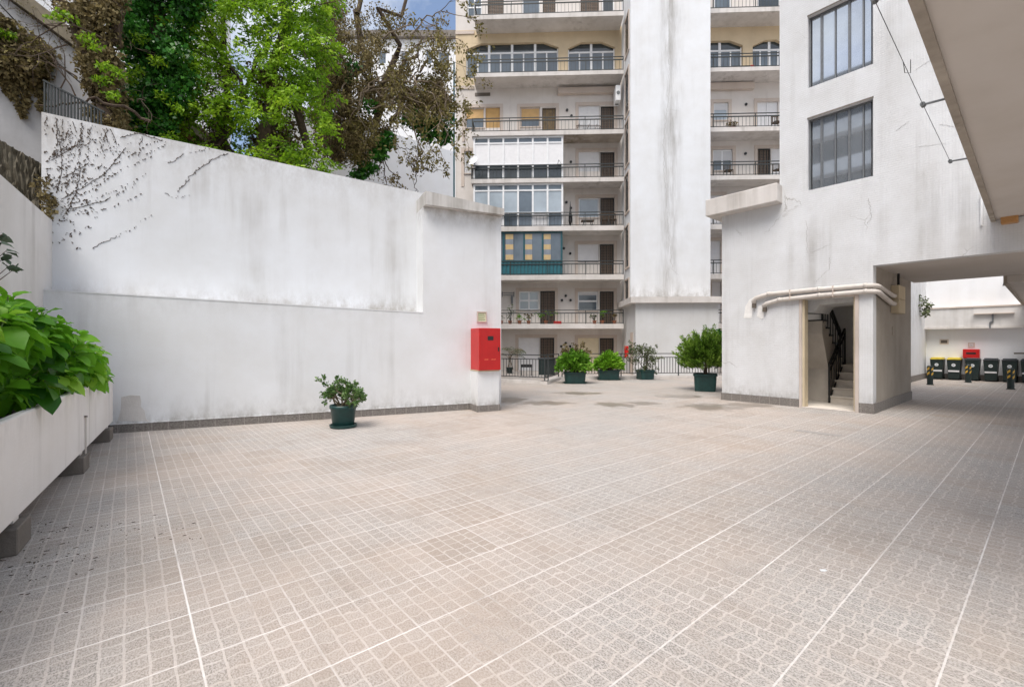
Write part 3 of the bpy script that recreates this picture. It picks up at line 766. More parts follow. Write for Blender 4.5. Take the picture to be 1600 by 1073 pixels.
for fl in range(8):
    zb_, zt_ = ZF[fl], ZF[fl+1]
    hs = []; items = []
    for it in OPEN[fl]:
        x0, x1, z0, z1 = arect(*it[1:])
        if it[4] is None: z0 = zb_+.02
        items.append((it[0], x0, x1, z0, z1)); hs.append((x0,x1,z0,z1))
    if fl == 6:
        for a in ARCH:
            x0, x1, z0, z1 = arect(*a[:4]); z0 = max(zb_+.03, z0-.25); hs.append((x0,x1,z0,z1))
    wm = MB().holes(XL_, XR_, zb_, zt_, 0, .32, hs)
    if fl == 6:
        for (a,b,c,d,cw_,ch_), h in zip(ARCH, hs):
            k = (h[1]-h[0])/(c-a); cw2, ch2 = cw_*k, ch_*k
            wm.prism([(h[0]+.001,h[3]-.001),(h[0]+.001,h[3]-ch2),(h[0]+cw2,h[3]-.001)], 0.002, .31)
            wm.prism([(h[1]-.001,h[3]-.001),(h[1]-cw2,h[3]-.001),(h[1]-.001,h[3]-ch2)], 0.002, .31)
    wo = wm.build("wall", M['facade_cream'] if fl == 6 else M['facade'], apt)
    if fl == 6:
        for (a,b,c,d,cw_,ch_), h in zip(ARCH, hs):
            k = (h[1]-h[0])/(c-a)
            f = MB(); zt2 = h[3]-13.5*k
            nb = 4 if c-a > 100 else 2
            f.box(h[0],h[1],.16,.24,zt2-.05,zt2+.05)
            for i in range(nb+1):
                x = h[0]+(h[1]-h[0])*i/nb
                f.box(max(h[0],x-.07),min(h[1],x+.07),.158,.242,h[2],h[3]-(9*k if i in (0,nb) else .01))
            for i in range(nb):
                x = h[0]+(h[1]-h[0])*(i+.5)/nb
                f.box(x-.04,x+.04,.165,.235,h[2],zt2-.051)
            wf = f.build("window", M['white_metal'], apt)
            MB().box(h[0]+.01,h[1]-.01,.19,.205,h[2]+.01,zt2).build("pane", M['glass'], wf)
            MB().box(h[0]+.01,h[1]-.01,.19,.205,zt2+.051,h[3]-.01).build("fanlight", M['glass_dark'], wf)
    # stone surrounds round neighbouring openings
    groups = []
    for it in sorted(items, key=lambda q: q[1]):
        if groups and it[1]-groups[-1][1] < .25: groups[-1][1] = it[2]; groups[-1][3] = max(groups[-1][3], it[4]); groups[-1][2] = min(groups[-1][2], it[3])
        else: groups.append([it[1], it[2], it[3], it[4]])
    if fl < 6:
        w = .18
        for a, b, z0, z1 in groups:
            t_ = MB(); bot = zb_+.001 if z0-zb_ < 1.2 else z0-.12
            t_.box(a-w,a-.003,-.03,-.001,bot,z1+.003); t_.box(b+.003,b+w,-.03,-.001,bot,z1+.003)
            t_.box(a-w,b+w,-.03,-.001,z1+.0031,z1+w)
            t_.build("window_surround", M['trim'], apt)
    for kind, x0, x1, z0, z1 in items:
        if kind in (DOOR, 'door_gold'):
            d = MB().box(x0+.01,x1-.01,.10,.15,z0,z1-.01)
            d = d.build("door", M['brown_door'] if kind == DOOR else plain('gold_door',(.16,.10,.03),.45,.4,7), apt)
            g_ = MB(); g_.frame(x0+.012,x1-.012,z0,z1-.012,.07,.098,.05)
            for i in range(1,4): g_.box(x0+(x1-x0)*i/4-.012,x0+(x1-x0)*i/4+.012,.08,.096,z0+.05,z1-.065)
            g_.build("grille", M['black'] if kind == DOOR else M['brown_door'], d)
        elif kind in SH:
            s_ = MB(); nn = max(3,int((z1-z0)/.075))
            zlow = z0 + (.0 if kind != 'sh_half' else (z1-z0)*.06)
            for i in range(nn):
                za = zlow+(z1-zlow)*i/nn; zb2 = zlow+(z1-zlow)*(i+1)/nn
                s_.add([(x0+.01,.10,za),(x1-.01,.10,za),(x1-.01,.085,(za+zb2)/2),(x0+.01,.085,(za+zb2)/2),(x1-.01,.10,zb2),(x0+.01,.10,zb2)],[(0,1,2,3),(3,2,4,5)])
            s_.box(x0+.005,x1-.005,.11,.14,zlow,z1-.005)
            if kind == 'white2': s_.box((x0+x1)/2-.03,(x0+x1)/2+.03,.05,.084,z0,z1-.02)
            s_.build("shutter", M[SH[kind]], apt)
        else:
            wf = MB(); fw = .06
            wf.frame(x0+.005,x1-.005,z0+.005,z1-.005,.08,.15,fw)
            xm, zm = (x0+x1)/2, (z0+z1)/2
            if kind in ('win4','blindwin','win2'): wf.box(xm-.04,xm+.04,.085,.145,z0+fw,z1-fw)
            if kind in ('win4','winblind'): wf.box(x0+fw,x1-fw,.09,.14,zm-.05,zm+.05)
            if kind == 'win2': wf.box(x0+fw,x1-fw,.09,.14,z0+.55,z0+.63)
            if kind == 'grille':
                for i in range(1,6): wf.box(x0+(x1-x0)*i/6-.012,x0+(x1-x0)*i/6+.012,.05,.078,z0+.03,z1-.03)
                for i in range(1,9): wf.box(x0+.03,x1-.03,.055,.073,z0+(z1-z0)*i/9-.01,z0+(z1-z0)*i/9+.01)
            wo_ = wf.build("window", M['trim'] if kind.startswith('tan') else M['white_metal'], apt)
            gm = {'sky':'glass_pale','half_sky':'glass_pale','win4':'glass_pale','glassd':'glass_dark','grille':'shutter_grey'}.get(kind,'glass')  # sky kinds: the mirrored sky is painted as a pale pane colour
            pane = MB().box(x0+fw+.002,x1-fw-.002,.115,.13,z0+fw+.002,z1-fw-.002).build("pane", M[gm], wo_)
            if kind in ('tan','tan_l'):
                z = z0+(z1-z0)*(.42 if kind == 'tan' else .5)
                MB().box(x0+fw+.003,x1-fw-.003,.09,.112,z,z1-fw-.003).build("shutter", M['shutter_tan'], wo_)
            if kind in ('half_sky','blindwin'):
                z = z0+(z1-z0)*(.62 if kind == 'half_sky' else .5)
                MB().box(x0+fw+.003,x1-fw-.003,.09,.112,z,z1-fw-.003).build("blind", M['shutter_grey'], wo_)
            if kind == 'winblind':
                MB().box(x0+fw+.003,x1-fw-.003,.10,.112,zm+.35,z1-fw-.003).build("blind", M['shutter_grey'], wo_)
            MB().box(x0-.03,x1+.03,-.06,.079,z0-.05,z0-.002).build("sill", M['trim'], wo_) if z0-zb_ > .3 else None
# body behind the openings, roof
MB().box(XL_+.001, XR_-.001, .33, 9, 0, 23.28).build("core", M['facade'], apt)
# balconies in two bays
bay_l = lambda i: APT.hit({1:740,2:739,3:737,4:736,5:737,6:739.5,7:741}[i], 200, SY)[0]
xt_side = APT.hit(968.5, 300, 0)[0]
bays = [(None, xt_side), (xt_side+2.6, XR_-.3)]
def balcony(i, x0, x1, seed):
    z = ZF[i]; th = TH[i]; yf = SY
    sl = MB().box(x0, x1, yf, -.002, z-th, z)
    sb = sl.build("balcony", M['slab'], apt)
    rl = MB(); top = z+.76; y = yf+.05
    if x1-x0 > 3:
        rl.bar((x0,y,top),(x1,y,top),.045,.04); rl.bar((x0,y,top-.16),(x1,y,top-.16),.05,.05); rl.bar((x0,y,z+.06),(x1,y,z+.06),.03,.03)
        nb = int((x1-x0)/.2)
        for k in range(nb+1):
            x = x0+.02+(x1-x0-.04)*k/nb
            rl.box(x-.008,x+.008,y-.008,y+.008,z+.06,top-.18)
        for k in range(5):
            x = x0+.02+(x1-x0-.04)*k/4
            rl.box(x-.018,x+.018,y-.018,y+.018,z+.001,top-.02)
    if x0 < xt_side-3:
        for zz in (top, top-.16, z+.06): rl.bar((x0+.02,y,zz),(x0+.02,-.03,zz),.04,.04)
        for k in range(1,6): rl.bar((x0+.02,y+(1.1)*k/6,z+.06),(x0+.02,y+1.1*k/6,top-.18),.016)
    rl.build("railing", M['dark_metal'], sb)
    return sb
for i in range(1, 8):
    balcony(i, bay_l(i), bays[0][1]-.02, i)
    balcony(i, bays[1][0], bays[1][1], i+20)
# worn slab patch under the fifth balcony
px0 = APT.hit(882, 212, SY)[0]
MB().box(px0, xt_side-.05, SY+.05, -.05, ZF[5]-TH[5]-.006, ZF[5]-TH[5]-.001).build("damp_patch", M['slab_mossy'], apt)
# beam boxes and cornice
for (a,b,c,d) in ((872,136.5,964,144),(1090,129,1179,138)):
    x0,x1,z0,z1 = arect(a,b,c,d,-.25); MB().box(x0,x1,-.25,-.002,z0,z1).build("beam", M['trim'], apt)
for yy in (135, 49):
    x0,x1,z0,z1 = arect(712,yy,741,yy+4,-.05); MB().box(x0-.02,x1,-.05,-.002,z0,z1).build("string_course", M['trim'], apt)
x0,x1,z0,z1 = arect(742,145.5,766,150.5); MB().box(x0,x1,-.02,-.002,z0,z1).build("vent_grille", M['plate'], apt)
# light pipe at the left corner
x0 = APT.hit(709.5,200,-.05)[0]; MB().tube([(x0,-.06,0),(x0,-.06,18)], .05).build("downpipe", M['teal'], apt)
# small round vents in the walls between windows
for px, py in ((877,541),(891,541),(884,536),(878,469),(891.5,469),(884,462),(881,388),(891,396),(892,325),(885,316),(892,253),(886,172),(893,181),(1166,163),(1165,240)):
    x, z = APT.hit(px, py, -.05); MB().tube([(x,-.06,z),(x,-.001,z)], .075, 10).build("wall_vent", M['black'], apt)
# glazed loggias
def loggia(fl, cols, rows, fmat, fills, y=SY+.16):
    zc = ZF[fl]; xs = [APT.hit(c, 250, y)[0] for c in cols]
    zs = [APT.hit(sum(cols)/len(cols), r, y)[1] for r in rows]
    zs[0] = min(zs[0], ZF[fl+1]-TH[fl+1]-.002); zs[-1] = zc+.002
    f = MB(); w = .05
    for x in xs: f.box(x-w,x+w,y-.04,y+.04,zs[-1],zs[0])
    for z in zs[1:-1]:
        for a,b in zip(xs[:-1], xs[1:]): f.box(a+w,b-w,y-.035,y+.035,z-w*.8,z+w*.8)
    f.box(xs[0]-w,xs[-1]+w,y-.041,y+.041,zs[0]-.10,zs[0]+.0)
    # return side on the right, back to the wall
    f.box(xs[-1]-.05,xs[-1]+.049,y+.041,-.003,zs[-1],zs[0]-.001)
    fo = f.build("glazed_loggia", fmat, apt)
    for r in range(len(rows)-1):
        for c in range(len(xs)-1):
            mt = fills[r][c % len(fills[r])]
            nm = "shutter" if mt.startswith('shutter') else "pane"
            yo = y-.005 if nm == "shutter" else y
            MB().box(xs[c]+w+.001,xs[c+1]-w-.001,yo,yo+.015,zs[r+1]+w*.8+.001,zs[r]-w*.8-.001).build(nm, M[mt], fo)
    return fo, xs, zs
c6 = [741,763.5,786.5,809.5,832.5,855.5,878.5]
loggia(4, c6, [212,224,257.5,276], M['white_metal'], [['glass'],['shutter_white'],['glass_dark']])
loggia(3, c6, [287,298,333,352], M['white_metal'], [['glass'],['glass_pale','glass_pale','glass_pale','glass','glass_pale','glass_pale'],['glass','shutter_grey','glass','glass','shutter_grey','glass']])
tl, txs, tzs = loggia(2, [755,787,819,848,877.5], [361,408,428], M['teal'], [['glass'],['glass_dark']])
y = SY+.10
tp = MB()
n_ = 44
for k in range(n_):
    a = txs[0]+(txs[-1]-txs[0])*k/n_; b = txs[0]+(txs[-1]-txs[0])*(k+1)/n_
    yy = (y-.03, y)[k%2]
    tp.box(a,b-.001,yy-.02,yy+.02,tzs[2]+.02,tzs[1]-.06)
tp.build("corrugated_panel", M['teal_panel'], tl)
cu = MB(); cu.m = 0
for px in (790,819.5,848.5):
    a = APT.hit(px,380,SY+.15)[0]; b = APT.hit(px+12,380,SY+.15)[0]
    z0 = APT.hit(px,406,SY+.15)[1]; z1 = APT.hit(px,366,SY+.15)[1]
    for k in range(5):
        cu.m = k % 2
        cu.box(a,b,SY+.140,SY+.152,z0+(z1-z0)*k/5,z0+(z1-z0)*(k+1)/5-.001)
cu.build("striped_curtain", [plain('curtain_yellow',(.50,.37,.19),.4,.1), plain('curtain_grey',(.20,.23,.27),.4,.1)], tl)

# stair tower in front of the block
TY = -2.35
tx0 = APT.hit(985, 300, TY)[0]; tx1 = APT.hit(1110, 300, TY)[0]
zb1 = APT.hit(1045, 463.5, -3.55)[1]; zb0 = APT.hit(1045, 473, -3.55)[1]
tw = thing("stair_tower", "windowless white tower standing in front of the apartment balconies, on a wider base block", "building", APT, (tx0,TY,0))
MB().box(tx0, tx1, TY, -.003, zb1+.001, 24).build("shaft", M['tower'], tw)
random.seed(3)
def crack(mb, pts, y, w, wob=.05, st=26):
    w *= .6
    P = []
    for (a, b) in zip(pts[:-1], pts[1:]):
        for k in range(st):
            f = k/st; P.append((a[0]+(b[0]-a[0])*f+random.uniform(-wob,wob), a[1]+(b[1]-a[1])*f))
    for a, b in zip(P[:-1], P[1:]):
        mb.prism([(a[0]-w,a[1]),(a[0]+w,a[1]),(b[0]+w,b[1]),(b[0]-w,b[1])], y-.004, y-.0005)
hh = lambda px, py: APT.hit(px, py, TY)
M['crack'] = plain('crack', (.42,.41,.40), .9)
cr = MB(); crack(cr, [hh(1047,-5),hh(1046,60),hh(1045,140),hh(1036,230),hh(1042,330)], TY, .012); cr.build("crack", M["crack"], tw)
cr = MB(); crack(cr, [hh(1042,330),hh(1050,420),hh(1060,430)], TY, .012); cr.build("crack", M["crack"], tw)
cr = MB(); crack(cr, [hh(1028,428),hh(1076,429)], TY, .010); cr.build("crack", M["crack"], tw)
cr = MB(); crack(cr, [hh(1048,172),hh(1060,173)], TY, .010); cr.build("crack", M["crack"], tw)
sn = plaster('tower_stain', (.66,.66,.66), dirt=(.22,.21,.19), streak=.9, patch=.3, ss=5, thr=.36)
wn_ = MB()
for (ya, yb) in ((24,81),(109,176),(189,256),(271,330),(353,417),(437,468)):
    yc, z1 = hitx(APT, 981, ya, tx0-.01); _, z0 = hitx(APT, 981, yb, tx0-.01)
    y0 = hitx(APT, 983.5, 300, tx0)[0]; y1 = hitx(APT, 977, 300, tx0)[0]
    w_ = MB(); 
    w_.box(tx0-.05,tx0-.001,y0,y0+.07,z0,z1); w_.box(tx0-.05,tx0-.001,y1-.07,y1,z0,z1)
    w_.box(tx0-.06,tx0-.001,y0,y1,z0-.08,z0-.001); w_.box(tx0-.06,tx0-.001,y0,y1,z1+.001,z1+.07)
    wf = w_.build("window", M['trim'], tw)
    MB().box(tx0-.02,tx0-.001,y0+.071,y1-.071,z0,z1).build("pane", M['glass_dark'], wf)
bx0 = APT.hit(993, 520, -3.35)[0]; bx1 = APT.hit(1122.5, 520, -3.35)[0]
MB().box(bx0, bx1, -3.35, -.004, 0, zb0).build("base_block", M['tower_block'], tw)
cx0 = APT.hit(986, 468, -3.6)[0]
MB().box(cx0, bx1+.25, -3.6, -.005, zb0+.002, zb1).build("base_cap", M['slab'], tw)
yc0 = hitx(APT, 989.5, 540, bx0)[0]; yc1 = hitx(APT, 985.5, 540, bx0)[0]; zz = hitx(APT, 988, 519, bx0)[1]
MB().box(bx0-.03, bx0-.001, yc0, yc1, .02, zz).build("door", M['trim'], tw)
y0, z1 = hitx(APT, 979, 540, bx0-.2); z0 = hitx(APT, 979, 560, bx0-.2)[1]
x0, x1, z0, z1 = arect(976.5,540.5,982,559.5,-2.4)
rb = thing("hydrant_box", "narrow red wall box low beside the base of the white tower", "cabinet", APT, (x0,-2.4,z0))
MB().box(x0,x1,-2.4,-2.2,z0,z1,.01).build("body", M['red'], rb)
MB().box(x0+.05,x0+.11,-2.408,-2.401,z1-.2,z1-.12).build("latch", M['black'], rb)
MB().box(x1,bx0-.001,-2.3,-2.25,(z0+z1)/2-.1,(z0+z1)/2+.1).build("bracket", M['dark_metal'], rb)

# ================================================================== street-side building with the passage
FY = 12.95
B = lambda px, py, y=FY: GRID.hit(px, py, y)
XA = B(1128, 500)[0]; XT = B(1218, 200)[0]; XC = B(1364, 530)[0]
ZS = B(1362, 415)[1]
dx0 = B(1253, 500)[0]; dx1 = B(1336, 500)[0]; zd = (B(1253,466)[1]+B(1338,461)[1])/2-.03
zcap = B(1214, 314, FY-.35)[1]
pb = thing("passage_building", "white mosaic clad building with tall stair windows, an open doorway and a covered passage", "building", GRID, (XC,FY,0))
wins = []
zw0 = (B(1262,298)[1]+B(1364,275.5)[1])/2; zw1 = (B(1262,187)[1]+B(1364,152.5)[1])/2
zv0 = (B(1262,136)[1]+B(1364,103)[1])/2
wx0 = B(1262,200)[0]; wx1 = B(1364,200)[0]
ph = zv0-zw0
wins = [(wx0,wx1,zw0,zw1),(wx0,wx1,zv0,zv0+(zw1-zw0))]
TOP = 11.6
XRIGHT = 5.5
MB().holes(XT, XRIGHT, 0, TOP, FY, FY+.28, [(XC,XRIGHT+1,-1,ZS),(dx0,dx1,-1,zd)]+wins).build("front_wall", M['mosaic_wall'], pb)
MB().holes(XA, XT, 0, zcap, FY, FY+.28, []).build("annex_wall", M['mosaic_wall'], pb)
DY = 17.6
MB().box(XT, XRIGHT, FY+.30, DY, ZS+.3, TOP).build("core", M['far_white'], pb)
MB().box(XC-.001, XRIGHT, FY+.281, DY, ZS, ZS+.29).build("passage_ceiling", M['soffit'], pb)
MB().box(XC-.25, XC, FY+.281, 17.15, .0, ZS-.001).build("passage_side_wall", M['column_shaded'], pb)
MB().box(XA, XC-.26, 17.0, 17.15, 0, ZS+.2).build("back_wall", M['stair_wall'], pb)
MB().box(XA, XA+.2, FY+.281, 16.99, 0, zcap-.01).build("annex_side_wall", M['mosaic_wall'], pb)
MB().box(XT-.3, XC-.26, FY+.281, 16.99, 3.15, ZS-.002).build("stair_ceiling", M['stair_wall'], pb)
# annex cap rim; roof behind left open, an added skylight for the stairs
cxl = B(1102,330,FY-.35)[0]; cxr = B(1214,300,FY-.35)[0]
zct = (B(1102,313.5,FY-.35)[1]+B(1214,284.5,FY-.35)[1])/2
MB().box(cxl, cxr, FY-.35, FY+.5, zcap+.001, zct, .015).build("annex_cap", M['slab'], pb)
MB().box(cxl, XA+.35, FY+.501, 17.4, zcap+.001, zct).build("annex_cap", M['slab'], pb)
# skirting
sk = MB()
sk.box(XA-.02, B(1250.5,600)[0], FY-.025, FY-.001, 0, .2); sk.box(B(1341,600)[0], XC+.02, FY-.025, FY-.001, 0, .23)
sk.box(XC+.001, XC+.025, FY, 17.17, 0, .24)
sk.build("skirting", M['skirting'], pb)
for x0, x1, z0, z1 in wins:
    f = MB(); yy = FY+.10
    f.frame(x0+.003,x1-.003,z0+.003,z1-.003,yy,yy+.08,.035)
    cols = [B(p,200)[0] for p in (1281.5,1303,1325,1347)]
    for k, c in enumerate(cols):
        w = .022 if k % 2 == 0 else .015
        f.box(c-w,c+w,yy-.01*(k%2==0),yy+.075,z0+.0385,z1-.0385)
    wo = f.build("stair_window", M['grey_metal'], pb)
    ed = [x0+.04]+cols+[x1-.04]
    for a, b in zip(ed[:-1], ed[1:]):
        MB().box(a+.023,b-.023,yy+.03+random.uniform(0,.004),yy+.045,z0+.039,z1-.039).build("pane", M['stair_glass'], wo)
    MB().box(x0-.01,x1+.01,FY-.012,FY-.001,z1+.002,z1+.03).build("lintel", M['concrete'], wo)
# door frame (no leaf)
f = MB()
f.box(dx0-.055,dx0-.001,FY-.03,FY-.001,0,zd+.10); f.box(dx1+.001,dx1+.07,FY-.03,FY-.001,0,zd+.10)
f.box(dx0-.0005,dx1+.0005,FY-.029,FY-.001,zd+.001,zd+.099)
f.build("door_frame", M['pink_frame'], pb)
f = MB(); f.box(dx0+.001,dx0+.05,FY+.02,FY+.27,0.012,zd-.002); f.box(dx1-.035,dx1-.001,FY+.02,FY+.3,0.012,zd-.002)
f.build("door_lining", M['cream_paint'], pb)
MB().box(dx0+.001,dx1-.001,FY-.02,FY+.06,.004,.018).build("threshold", M['pipe'], pb)
MB().box(XA+.21, XC-.26, FY+.08, 16.99, .004, .010).build("stair_floor", M['step'], pb)
# stairs: up and away, landing, back towards the door
xs0 = B(1294, 625, 14.4)[0]; xs1 = XC-.255
st = MB(); RS, TR = .2, .28; Y0 = 14.4
for k in range(5):
    st.box(xs0, xs1, Y0+k*TR, Y0+5*TR-.001*k, .011 if k == 0 else k*RS+.0005, (k+1)*RS-.035)
    st.box(xs0-.02, xs1, Y0+k*TR-.025, Y0+5*TR-.001*k, (k+1)*RS-.034, (k+1)*RS)
st.build("lower_flight", M['step'], pb)
Yl = Y0+4*TR
MB().box(xs0-1.15, xs1, Y0+5*TR+.001, 16.99, .8, 1.0).build("landing", M['step'], pb)
f2 = MB(); xf1 = xs0-.06; xf0 = xs0-1.15
poly = [(Y0+5*TR, .011),(Y0+5*TR,1.0)]
for k in range(6):
    yk = Y0+5*TR-k*TR
    poly += [(yk, 1.0+(k+1)*RS),(yk-TR, 1.0+(k+1)*RS)]
yend = Y0+5*TR-6*TR
poly += [(yend, 1.0+6*RS-.35),(Y0+.25,.9),(Y0+.25,.011)]
yz_prism(f2, poly, xf0, xf1); f2.build("upper_flight", M['step'], pb)
tr2 = MB()
for k in range(6):
    yk = Y0+5*TR-k*TR
    tr2.box(xf0, xf1+.03, yk-TR-.02, yk+.012, 1.0+(k+1)*RS+.001, 1.0+(k+1)*RS+.035)
tr2.build("stair_tread", M['black'], pb)
q = [B(px,py,FY+.45) for px, py in ((1240,488),(1272,488),(1281,476),(1350,470),(1350,440),(1240,440))]
MB().prism(q, FY+.45, FY+1.6).build("flight_underside", M['white_wall'], pb)
rl = MB()
def stair_rail(mb, x, ya, za, yb, zb, h, n, w=.03):
    mb.bar((x,ya,za+h),(x,yb,zb+h),w*1.7,w*1.5); mb.bar((x,ya,za+h*.82),(x,yb,zb+h*.82),w,w); mb.bar((x,ya,za+.1),(x,yb,zb+.1),w,w)
    for k in range(n+1):
        f_ = k/n; y_ = ya+(yb-ya)*f_; z_ = za+(zb-za)*f_
        mb.bar((x,y_,z_+(.0 if k in (0,n) else .1)),(x,y_,z_+h),w*(1.5 if k in (0,n) else .62))
stair_rail(rl, xs0+.03, Y0-.02, 0.01, Y0+4.9*TR, 1.0, 1.02, 7)
stair_rail(rl, xf1-.02, Y0+4.9*TR, 1.0, Y0+4.9*TR-5.6*TR, 2.15, .95, 7)
rl.build("handrail", M['black'], pb)
# switch plate low on the passage side
yq, zq = hitx(GRID, 1396, 517, XC+.01); 
MB().box(XC+.001, XC+.012, yq-.12, yq+.12, zq-.1, zq+.1).build("cover_plate", M['column_shaded'], pb)
# drip conduit on the front
a = B(1533.5,305); b = B(1533.5,345); MB().tube([(a[0],FY-.03,a[1]),(b[0],FY-.03,b[1]-.1)], .02, 6).build("conduit", M['white_metal'], pb)
pw = plain('fresh_patch', (.80,.79,.77), .8)
q = [B(px,py) for px, py in ((1162,497),(1165,478),(1171,468),(1178,464),(1182,470),(1176,482),(1174,497))]
MB().prism(q[::-1], FY-.006, FY-.0005).build("plaster_patch", pw, pb)
q = [B(px,py) for px, py in ((1183,494),(1185,478),(1193,476),(1194,497),(1189,498))]
MB().prism(q[::-1], FY-.006, FY-.0005).build("plaster_patch", pw, pb)
random.seed(9)
for pts in (((1357,310),(1362,340),(1354,350)),((1268,395),(1300,380)),((1275,440),(1296,420),(1297,400)),((1400,205),(1420,190)),((1435,230),(1480,224)),((1470,195),(1500,200)),((1430,110),(1460,90)),((1260,345),(1262,400))):
    cr = MB(); crack(cr, [B(*p) for p in pts], FY, .006, .02, 14); cr.build("crack", M['crack'], pb)


# pipes round the corner
rp = .055
def pipe_run(py0, py1, py2, pxl, pyl, end, label, dr_):
    o = FY-.075
    a = B(1363, py2, o); L = B(pxl+24, py0, o); Lb = B(pxl+4, py0+6, o); E = B(pxl, pyl, o)
    xc = XC+.075
    yk, zk = hitx(GRID, end[0], end[1], xc); ybx = hitx(GRID, 1391.5, 489, XC)[0]+.01
    P = [(E[0],o+.06,E[1]),(E[0],o,E[1]+.05),(Lb[0],o,Lb[1]),(L[0]-.06,o,L[1]-.015),(L[0],o,L[1]),(B(1280,py1,o)[0],o,B(1280,py1,o)[1]),(XC-.12,o,a[1]),
         (XC-.02,o+.012,a[1]-.005),(XC+.055,o+.055,a[1]-.015),(xc,o+.16,a[1]-.02),(xc,ybx-.3,zk),(xc,ybx,zk)]
    t = thing("drain_pipe", label, "pipe", GRID, P[0])
    MB().tube(P, rp, 12).build("pipe", M['pipe'], t, True)
    for i, j in ((4,.0),(5,.0),(6,0)):
        p = P[i]; MB().tube([(p[0]-.03,p[1],p[2]),(p[0]+.03,p[1],p[2]+.004)], rp+.008, 12).build("collar", M['pipe'], t, True)
    for px in (1235, 1302):
        x, z = B(px, py0+(py2-py0)*(px-1200)/163., o)
        MB().box(x-.012,x+.012,o-rp-.006,FY-.002,z-rp-.008,z+rp+.008).build("clamp", M['trim'], t)
    x, z = E; MB().box(x-.03,x+.05,o-.02,FY-.003,z-.12,z-.01).build("end_bracket", M['plate'], t)
pipe_run(459.5, 452, 445.5, 1177, 474, (1396,462), "upper of the two cream pipes bending round the corner above the doorway", 0)
pipe_run(468.5, 461.5, 454.5, 1193.5, 480, (1394,474), "lower of the two cream pipes bending round the corner above the doorway", 0)
yb0, zz0 = hitx(GRID, 1391.5, 489, XC); BW = GRID.hit(1405, 489, yb0)[0]-XC
z1 = hitx(GRID, 1391.5, 446, XC)[1]
jb = thing("junction_box", "cream two part box on the passage side wall where the cream pipes end", "box", GRID, (XC,yb0,zz0))
zm = (zz0+z1)/2
yb1 = hitx(GRID, 1414.5, 489, XC+BW)[0]
MB().box(XC+.001,XC+BW,yb0,yb1,zz0,zm-.004,.01).build("lower_box", M['cream_paint'], jb)
MB().box(XC+.001,XC+BW,yb0,yb1,zm+.004,z1,.01).build("upper_box", M['cream_paint'], jb)
MB().bar((XC+.1,yb0+.3,z1),(XC+.1,yb0+.3,ZS-.001),.05).build("conduit", M['black'], jb)

# canopy over the camera's side, cut short out of view to brighten the paving
ce = hitx  # alias
CX = B(1548, 345)[0]; CZ = B(1548, 345)[1]
cb = thing("canopy_slab", "wide grey concrete canopy overhead at the upper right", "canopy", GRID, (CX,FY-.02,CZ))
EX = lambda y: CX+(FY-y)*.0183
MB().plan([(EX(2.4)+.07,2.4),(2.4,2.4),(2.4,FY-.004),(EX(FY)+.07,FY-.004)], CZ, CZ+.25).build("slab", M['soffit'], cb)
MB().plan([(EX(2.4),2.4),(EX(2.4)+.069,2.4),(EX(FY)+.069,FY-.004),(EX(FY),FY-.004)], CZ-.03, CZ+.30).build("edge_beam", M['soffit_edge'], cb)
cl = thing("clothesline", "thin wire clothesline on steel arms along the canopy edge at the upper right", "clothesline", GRID, (CX,9,CZ))
def arm(pa, pb_):
    yk, zk = 0, 0; xk = CX
    for _ in range(4):
        yk, zk = hitx(GRID, pa[0], pa[1], xk-.004); xk = EX(yk)
    tx, tz = GRID.hit(pb_[0], pb_[1], yk)
    zk = max(zk, CZ+.03)
    ar = MB().bar((xk-.001,yk,zk),(tx,yk,tz),.02,.016).build("arm", M['grey_metal'], cl)
    MB().tube([(tx,yk-.03,tz),(tx,yk+.03,tz)], .022, 10).build("pulley", M['grey_metal'], ar)
    return Vector((tx,yk,tz))
e1 = arm((1478,154.5),(1442,164)); e2 = arm((1513,247.5),(1484.5,252.5)); e3 = arm((1424,-12),(1366,0))
w_ = MB(); w_.tube([e3,e1,e2], .0026, 5)
p = e3.lerp(e1, .52)
w_.tube([p,p+Vector((.01,0,-.10)),p+Vector((.05,0,-.12)),p+Vector((.05,0,.0))], .003, 5)
w_.build("wire", M['black'], cl)
x0, z0 = B(1563, 350, FY-.2); x1, z1 = B(1591, 333, FY-.2)
lp = thing("wall_lamp", "orange brown box lamp on the wall under the canopy's lower corner", "lamp", GRID, (x0,FY,z0))
MB().box(x0,x1,FY-.2,FY-.03,z0,z1,.015).build("housing", M['orange_lamp'], lp)
MB().box(x0+.06,x1-.06,FY-.03,FY-.001,z0+.03,z1-.03).build("back_plate", M['grey_metal'], lp)
MB().bar((x1,FY-.06,z1-.03),(x1+.2,FY-.06,z1-.02),.025).build("cable", M['black'], lp)

# ================================================================== yard beyond the passage
YB = 28.2
K = lambda px, py, y=YB: GRID.hit(px, py, y)
yr = K(1447, 560)[0]
bw = thing("yard_wall", "white yard wall with an overhanging streaked band, behind the wheeled bins", "wall", GRID, (yr,YB,0))
zlip = K(1520, 512)[1]; zlip2 = K(1520, 480.5, YB-.4)[1]; 
MB().box(yr-.3, 22, YB, YB+.4, 0, 9).build("wall", M['far_white'], bw)
MB().box(yr-.3, yr, 20.5, YB-.001, 0, 9).build("return_wall", M['white_wall'], bw)
zl0_ = K(1520, 511, YB-.4)[1]
MB().box(yr+.001, 22, YB-.4, YB-.001, zl0_, zlip2).build("band", plaster('band', (.68,.67,.66), streak=.75, patch=.12, ss=3.0, thr=.44), bw)
MB().box(yr+.001, 22, YB-.45, YB-.401, zl0_-.06, zl0_+.03).build("band_lip", M['slab'], bw)
MB().box(yr+.001, 22, YB-.44, YB-.002, zlip2+.001, zlip2+.06).build("band_coping", M['trim'], bw)
m = MB(); m.box(yr+.026, 22, YB-.025, YB-.001, 0, .25); m.box(yr+.001, yr+.025, 20.5, YB-.03, 0, .25); m.build("skirting", M['skirting'], bw)
